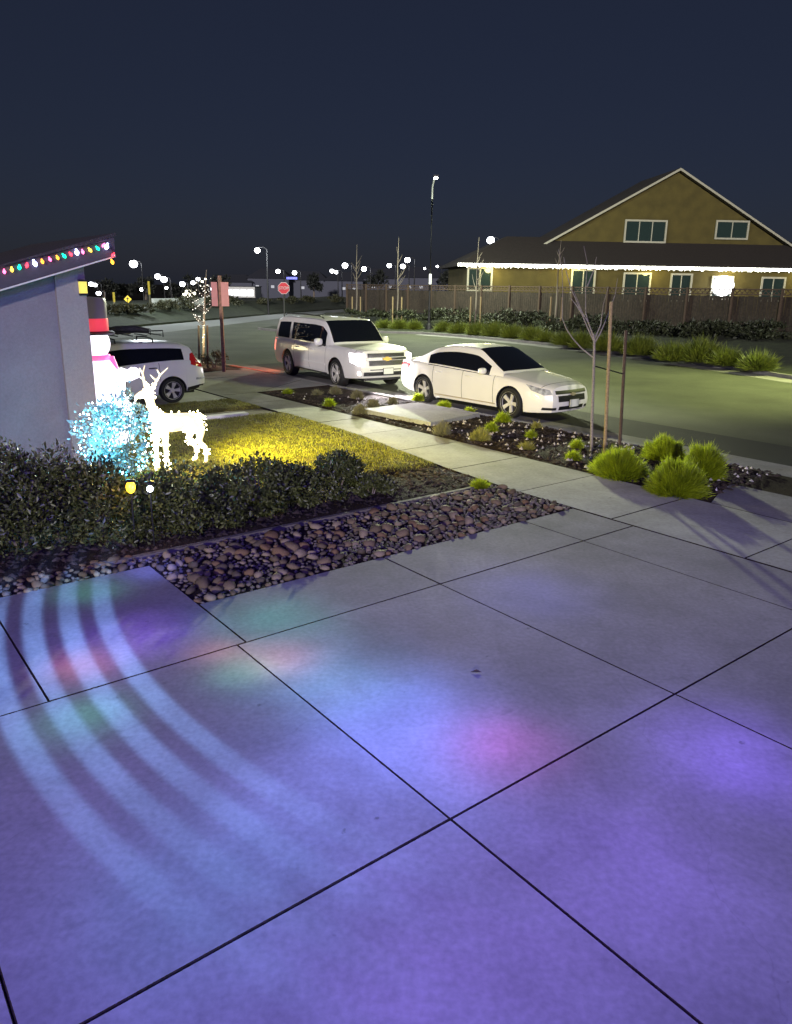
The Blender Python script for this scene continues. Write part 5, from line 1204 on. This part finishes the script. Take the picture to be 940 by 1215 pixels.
for k in range(5):
    lamp('eave_glow', 'POINT', hm @ Vector((2.5 + k * 6.4, -.5, ez - .35)), 170, (1, .86, .3), .3)

# ================================================================== PLANTING ACROSS THE STREET
FSH = leafmat('far_shrub_leaf', (.05, .075, .008), (.17, .2, .018), .55, 2.0)
fs = [(455, 390, 12, 8), (472, 391, 14, 11), (490, 391.5, 14, 10), (526, 393.5, 13, 9), (545, 395, 18, 12), (566, 397, 18, 13), (588, 398.5, 20, 14), (610, 400.5, 20, 13), (632, 403, 20, 13), (650, 405, 14, 9), (672, 409.5, 18, 15), (693, 413, 18, 15), (722, 416, 22, 17), (762, 421, 24, 20), (803, 428, 32, 23), (835, 430, 34, 25), (866, 434, 28, 17), (905, 440, 32, 19)]
fl_ = ['small green shrub just right of the large SUV roof', 'green shrub behind the hood of the large SUV', 'green shrub left of the tall lamp post foot', 'green shrub right of the tall lamp post foot', 'green shrub above the rear window of the sedan', 'green shrub above the roof of the sedan, left half', 'green shrub above the middle of the sedan roof', 'green shrub above the windscreen of the sedan', 'green shrub at the right end of the continuous green row', 'small low shrub in the gap of the row', 'shrub left of the young tree across the street', 'shrub just behind the young tree trunk', 'shrub behind the two tree stakes', 'shrub across the street between the stakes and the big mounds', 'left half of the big rounded mound below the bright lamp', 'right half of the big rounded mound below the bright lamp', 'low shrub at the right picture edge across the street', 'last shrub across the street, at the right']
for (x, y, w_, h_), lab in zip(fs, fl_):
    g0 = gp(x, y, .1); s = g0.y / 885; g0 += Vector((.1, .62, 0)) * .9
    clump('kerb_shrub', g0, w_ * s * random.uniform(.66, .95), h_ * s * random.uniform(.6, .95), 3400, FSH, lab, 'shrub', 'green shrubs along the far kerb', .3, .012)
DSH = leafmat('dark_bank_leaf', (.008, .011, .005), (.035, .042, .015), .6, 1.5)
bkl = ['dark bank shrub ' + q for q in ('above the front of the large SUV', 'behind the far mirror of the large SUV', 'left of the tall lamp post', 'just right of the tall lamp post', 'left of the slim tree before the olive house', 'right of the slim tree before the olive house', 'above the middle of the sedan roof', 'below the gap between two house windows', 'left of the wide house window', 'below the wide house window', 'behind the young tree crown', 'behind the tan stake', 'right of both stakes', 'below the bright porch lamp', 'at the right picture edge')]
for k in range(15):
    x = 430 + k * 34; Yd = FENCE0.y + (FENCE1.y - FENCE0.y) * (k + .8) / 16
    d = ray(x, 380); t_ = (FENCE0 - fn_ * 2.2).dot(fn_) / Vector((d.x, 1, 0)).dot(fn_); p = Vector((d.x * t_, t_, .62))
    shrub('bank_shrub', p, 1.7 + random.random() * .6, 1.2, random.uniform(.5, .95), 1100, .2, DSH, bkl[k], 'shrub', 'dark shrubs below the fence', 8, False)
def bare_tree(x, ytop, ybase, Y, lab, dx=6):
    b0 = at(x, ybase, Y); e = empty('slim_street_tree', Vector((b0.x, Y, b0.z)), 0, lab, 'tree', 'slim bare trees across the street')
    H = at(x, ytop, Y).z - b0.z
    MB().path([(0, 0, -.2), (.03, 0, H * .35), (.0, .02, H * .7), (.05, 0, H)], [.07, .055, .035, .01], 8).build('trunk', BARK, e, 60)
    for i in range(9):
        z0 = H * random.uniform(.4, .85); t = random.uniform(0, 6.3); l_ = random.uniform(.5, 1.1) * (1.2 - z0 / H)
        MB().path([(0, 0, z0), (math.cos(t) * l_ * .5, math.sin(t) * l_ * .5, z0 + l_ * .6), (math.cos(t) * l_, math.sin(t) * l_, z0 + l_ * 1.5)], [.022, .015, .005], 5).build('branch', BARK, e, 60)
    for s_ in (-1, 1):
        st_ = MB().path([(0, 0, -.2), (0, 0, at(x, 352, Y).z - b0.z)], [.05, .05], 7).build('tree_stake', STAKE, None, 50, loc=(b0.x + s_ * .32, Y - .1, b0.z))
        tag(st_, ('left' if s_ < 0 else 'right') + ' stake of the ' + lab, 'tree stake')
bare_tree(423, 290, 378, 60, 'slim bare tree behind the roof of the large SUV')
bare_tree(471, 282, 388, 55, 'slim bare tree left of the tall lamp post')
bare_tree(563, 281, 397, 49, 'slim bare tree in front of the olive house left window')
bare_tree(657, 284, 402, 45, 'slim bare tree right of the continuous shrub row')

# ================================================================== DISTANCE
DK = mat('far_wall', (.085, .09, .125), .9); DR = mat('far_roof', (.035, .038, .055), .9); FWN = emit('far_window_glow', (.8, .85, 1), .35, (.1, .1, .1)); 
def far_house(x0, x1, ytop, Y, lab, yb=346, lit=()):
    a, c = at(x0, 340, Y).x, at(x1, 340, Y).x; w_ = c - a; zt2 = at((x0 + x1) / 2, ytop, Y).z; e = empty('distant_house', Vector((a, Y, -.2)), 0, lab, 'house', 'dark distant houses')
    H = zt2 + .2; hwall = H * .68
    MB().box((w_ / 2, 5, hwall / 2), (w_ * .94, 9, hwall)).build('wall', DK, e)
    MB().add([(-.2, 0, hwall), (w_ + .2, 0, hwall), (w_ + .2, 10, hwall), (-.2, 10, hwall), (w_ * .25, 5, H), (w_ * .75, 5, H)], [(0, 1, 5, 4), (1, 2, 5), (2, 3, 4, 5), (3, 0, 4), (3, 2, 1, 0)]).build('roof', DR, e)
    for u in lit:
        f = MB().box((w_ * u, .49, hwall * .62), (w_ * .09, .06, hwall * .16)).build('window', DR, e); MB().box((w_ * u, .45, hwall * .62), (w_ * .075, .04, hwall * .13)).build('pane', FWN, f)
fh = [(246, 300, 325, (.3, .7)), (292, 344, 318, (.25, .6)), (340, 388, 321, (.4,)), (384, 432, 322, (.5, .75)), (428, 478, 318, (.3, .7)), (472, 528, 316, (.25, .5)), (520, 566, 322, (.4,))]
fhl = ['dark distant house behind the pink panels', 'dark distant house with the tallest ridge left of the stop sign', 'dark distant house right of the stop sign', 'dark distant house above the large SUV, left', 'dark distant house above the large SUV, right', 'dark distant house behind the tall lamp post', 'dark distant house against the olive house eave']
for (x0, x1, yt2, lit), lab in zip(fh, fhl): far_house(x0, x1, yt2, 165 + random.uniform(-6, 6), lab, lit=lit)
p = at(285, 348, 128); e = empty('lit_low_building', p, 0, 'low pale building washed with white light behind the pink panels', 'building')
s_ = 128 / 885
MB().box((0, 3, .2), (34 * s_, 6, 12 * s_)).build('wall', mat('lit_pale_wall', (.6, .6, .58), .8), e); MB().box((0, 3, .2 + 6.3 * s_), (36 * s_, 6.4, .6 * s_)).build('roof', DR, e)
for k in range(4): MB().box(((k - 1.5) * 8 * s_, -.05, .1), (6.5 * s_, .06, 7 * s_)).build('window', emit('bright_window', (.9, .95, 1), 1.4), e)
p = at(346.5, 330, 118); e = MB().box((0, 0, 0), (12 * .133, .4, 2.4 * .133)).build('lit_canopy_sign', emit('canopy_blue', (.08, .12, 1), .9, (.1, .1, .6)), None, loc=p); tag(e, 'small glowing blue sign band right of the stop sign', 'sign')
FT = leafmat('far_tree_leaf', (.006, .008, .008), (.025, .03, .022), .7, .4)
def far_tree(x, ytop, Y, w_, lab, base=-.2):
    zt2 = at(x, ytop, Y).z; p = Vector((at(x, 340, Y).x, Y, base)); H = zt2 - base; e = empty('distant_tree', p, 0, lab, 'tree', 'dark distant trees')
    V, F = leaves(700, (0, 0, H * .62), (w_ * Y / 885 / 2, w_ * Y / 885 / 2, H * .42), .6, lumps=9); link('crown', npmesh('crown', V, F), FT, e)
    MB().path([(0, 0, 0), (.1, 0, H * .3), (0, 0, H * .7)], [.25, .18, .06], 7).build('trunk', BARK, e)
for i, (x, yt2, w_) in enumerate(((123, 332, 30), (148, 338, 26), (172, 330, 26), (203, 336, 24), (226, 328, 28), (262, 326, 24), (372, 326, 22), (448, 322, 26), (534, 320, 26), (80, 325, 40))):
    far_tree(x, yt2, 140 + 4 * (i % 4), w_, 'dark distant tree crown ' + ('beside the house corner', 'above the warning sign', 'below the close pair of lamps', 'between the pair of lamps and the cluster', 'behind the cluster of lights', 'beside the fairy light tree', 'right of the stop sign', 'above the large SUV', 'left of the olive house eave', 'hidden mostly by the house corner')[i])
gw = MB(); q0, q1 = at(182, 369, 66), at(242, 366, 72)
d_ = Vector((q1.x - q0.x, q1.y - q0.y, 0)); gw.box(((q0.x + q1.x) / 2, (q0.y + q1.y) / 2, 1.25), (d_.length, .25, .7), rz=math.atan2(d_.y, d_.x))
e = gw.build('low_wall', mat('pale_masonry', (.4, .42, .38), .85, var=.15, scale=3)); tag(e, 'low pale wall on the embankment right of the warning sign', 'wall')
DS2 = leafmat('embankment_leaf', (.016, .018, .008), (.06, .06, .025), .6, 1.0)
for i, (x, y, Y) in enumerate(((122, 381, 55), (146, 379, 57), (170, 378, 58), (196, 376, 63), (222, 374, 67), (250, 371, 74), (278, 369, 80), (308, 367, 86), (340, 364, 92), (370, 361, 98), (398, 360, 104), (96, 383, 53))):
    p = at(x, y, Y); shrub('embankment_shrub', Vector((p.x, Y, .7)), 1.7, 1.2, (.35 if i in (0, 1, 2, 3) else .8) + .4 * random.random(), 700, .26, DS2, 'dark embankment shrub ' + ('left of the warning sign', 'below the warning sign', 'right of the warning sign', 'at the left end of the low pale wall', 'at the right end of the low pale wall', 'behind the fairy light tree', 'behind the wooden sign post', 'between the sign post and the stop sign', 'behind the stop sign', 'right of the stop sign', 'farthest along the cross street', 'above the hood of the small SUV')[i], 'shrub', 'dark shrubs on the embankment', 8, False)

# roof cargo on the compact SUV
F_ = Vector((math.cos(cu_yaw), math.sin(cu_yaw), 0)); rk_ = empty('roof_cargo', cu_loc + F_ * -.42 + Vector((0, 0, 1.53)), cu_yaw, 'dark rack of gear strapped on the small white SUV roof', 'roof cargo')
for yy in (-.42, .42):
    MB().path([(-.75, yy, .05), (-.75, yy, .2), (.75, yy, .2), (.75, yy, .05)], [.016] * 4, 6).build('side_rail', BLACKP, rk_)
for xx in (-.7, -.35, 0, .35, .7): MB().tube((xx, -.42, .09), (xx, .42, .09), .014).build('cross_bar', BLACKP, rk_)
MB().path([(-.6, -.15, .16), (-.3, -.12, .22), (.2, -.15, .2), (.55, -.1, .17)], [.06, .09, .1, .05], 8).build('bundle', mat('cargo_cloth', (.05, .045, .05), .9, var=.4, scale=12), rk_, 60)
for xx in (-.15, .1, .22): MB().lathe([(.05, -.012), (.09, -.01), (.095, .01), (.05, .012)], 14, axis='Y').build('buckle_ring', CHROME, rk_, 40, loc=(xx, -.32, .17))

# ================================================================== LIGHT FROM THE HOUSE ON THE DRIVEWAY
lamp('purple_spot', 'SPOT', (-0.4, -1.6, 5.2), 3100, (.17, .1, 1.0), .3, (-1.3, 6.6, 0), 112, .7)
lamp('purple_spot', 'SPOT', (-1.5, 1.0, 3.3), 650, (.42, .24, 1.0), .2, (-5.6, 11.6, 2.2), 34, .8)  # extra unseen spot, added to turn the left house wall purple
# holiday projector under the garage eave: coloured spots and rings thrown down on the concrete
LP = Vector((1.0, 1.2, 3.6))
pj = lamp('holiday_projector', 'SPOT', LP, 1050, (1, 1, 1), .02, None, 165, .3)
pj.data.use_nodes = True; t = pj.data.node_tree; em = t.nodes['Emission']
tc = t.nodes.new('ShaderNodeTexCoord'); sx = t.nodes.new('ShaderNodeSeparateXYZ'); t.links.new(tc.outputs['Normal'], sx.inputs[0])
def M2(op, a, b=None, c=None):
    n = t.nodes.new('ShaderNodeMath'); n.operation = op
    for i, v in enumerate((a, b, c)):
        if v is None: continue
        if isinstance(v, (int, float)): n.inputs[i].default_value = v
        else: t.links.new(v, n.inputs[i])
    return n.outputs[0]
zabs = M2('MAXIMUM', M2('ABSOLUTE', sx.outputs[2]), .02)
gx = M2('MULTIPLY_ADD', M2('DIVIDE', sx.outputs[0], zabs), LP.z, LP.x); gy_ = M2('MULTIPLY_ADD', M2('DIVIDE', sx.outputs[1], zabs), LP.z, LP.y)
cb = t.nodes.new('ShaderNodeCombineXYZ'); t.links.new(gx, cb.inputs[0]); t.links.new(gy_, cb.inputs[1])
acc = None
def addc(fac, col):
    global acc
    v = t.nodes.new('ShaderNodeVectorMath'); v.operation = 'SCALE'; v.inputs[0].default_value = col; t.links.new(fac, v.inputs['Scale'])
    if acc is None: acc = v.outputs[0]
    else:
        a_ = t.nodes.new('ShaderNodeVectorMath'); a_.operation = 'ADD'; t.links.new(acc, a_.inputs[0]); t.links.new(v.outputs[0], a_.inputs[1]); acc = a_.outputs[0]
def blob(x, y, r, col, s=1.0, ex=1.0):
    dx_, dy_ = M2('SUBTRACT', gx, x), M2('SUBTRACT', gy_, y)
    d2 = M2('ADD', M2('MULTIPLY', dx_, dx_), M2('MULTIPLY', M2('MULTIPLY', dy_, dy_), ex))
    addc(M2('MULTIPLY', M2('POWER', 2.718, M2('MULTIPLY', d2, -1 / (r * r))), s), col)
for x, y, r, c, s in ((-2.12, 5.66, .42, (.25, .1, 1), 1.1), (-2.9, 6.6, .3, (.1, .7, .3), .7), (-2.5, 7.15, .28, (.15, .2, 1), 1.2), (-1.1, 6.0, .5, (.1, .65, .6), .7), (-.9, 5.3, .3, (1, .25, .25), .6), (-1.15, 5.12, .26, (.1, .8, .3), .6),
                      (-.5, 5.0, .55, (.15, .55, 1), .8), (.1, 4.5, .6, (.15, .22, 1), 1.3), (.7, 4.2, .35, (.9, .1, .8), .6), (2.2, 4.1, .5, (.2, .1, 1), 1.1), (-2.4, 5.15, .25, (1, .3, .5), .7), (-2.1, 4.45, .3, (.1, .8, .4), .5), (-1.4, 5.4, .25, (1, .35, .3), .5),
                      (1.3, 6.7, .6, (.2, .2, 1), .5), (-.2, 3.8, .7, (.2, .25, 1), 1.0), (1.2, 3.3, .6, (.25, .12, 1), .45), (-.9, 3.0, .6, (.1, .4, 1), .4), (.3, 2.6, .6, (.3, .15, 1), .3)): blob(x, y, r, c, s)
rd = M2('SQRT', M2('ADD', M2('POWER', M2('SUBTRACT', gx, 3.85), 2), M2('POWER', M2('SUBTRACT', gy_, 9.26), 2)))
ph = M2('DIVIDE', M2('SUBTRACT', rd, 7.05), .29)
str_ = M2('SMOOTH_MIN', M2('MULTIPLY', M2('ADD', M2('COSINE', M2('MULTIPLY', M2('SUBTRACT', ph, .4), 6.283)), .55), 1.1), 1.0, .3)
str_ = M2('MAXIMUM', str_, 0)
win = M2('MULTIPLY', M2('GREATER_THAN', rd, 7.02), M2('LESS_THAN', rd, 8.22))
fade = M2('POWER', 2.718, M2('MULTIPLY', M2('ADD', M2('POWER', M2('ADD', gx, 2.5), 2), M2('POWER', M2('SUBTRACT', gy_, 5.4), 2)), -.26))
addc(M2('MULTIPLY', M2('MULTIPLY', str_, win), M2('MULTIPLY', fade, 1.5)), (.22, .42, 1.0))
nz_ = t.nodes.new('ShaderNodeTexNoise'); nz_.inputs['Scale'].default_value = 1.6; nz_.inputs['Detail'].default_value = 3; t.links.new(cb.outputs[0], nz_.inputs['Vector'])
mu = t.nodes.new('ShaderNodeVectorMath'); mu.operation = 'SCALE'; t.links.new(acc, mu.inputs[0]); t.links.new(M2('MULTIPLY_ADD', nz_.outputs[0], 1.4, .3), mu.inputs['Scale'])
t.links.new(mu.outputs[0], em.inputs['Color'])
d2_ = M2('DIVIDE', 1.0, M2('POWER', zabs, 2.4)); t.links.new(d2_, em.inputs['Strength'])
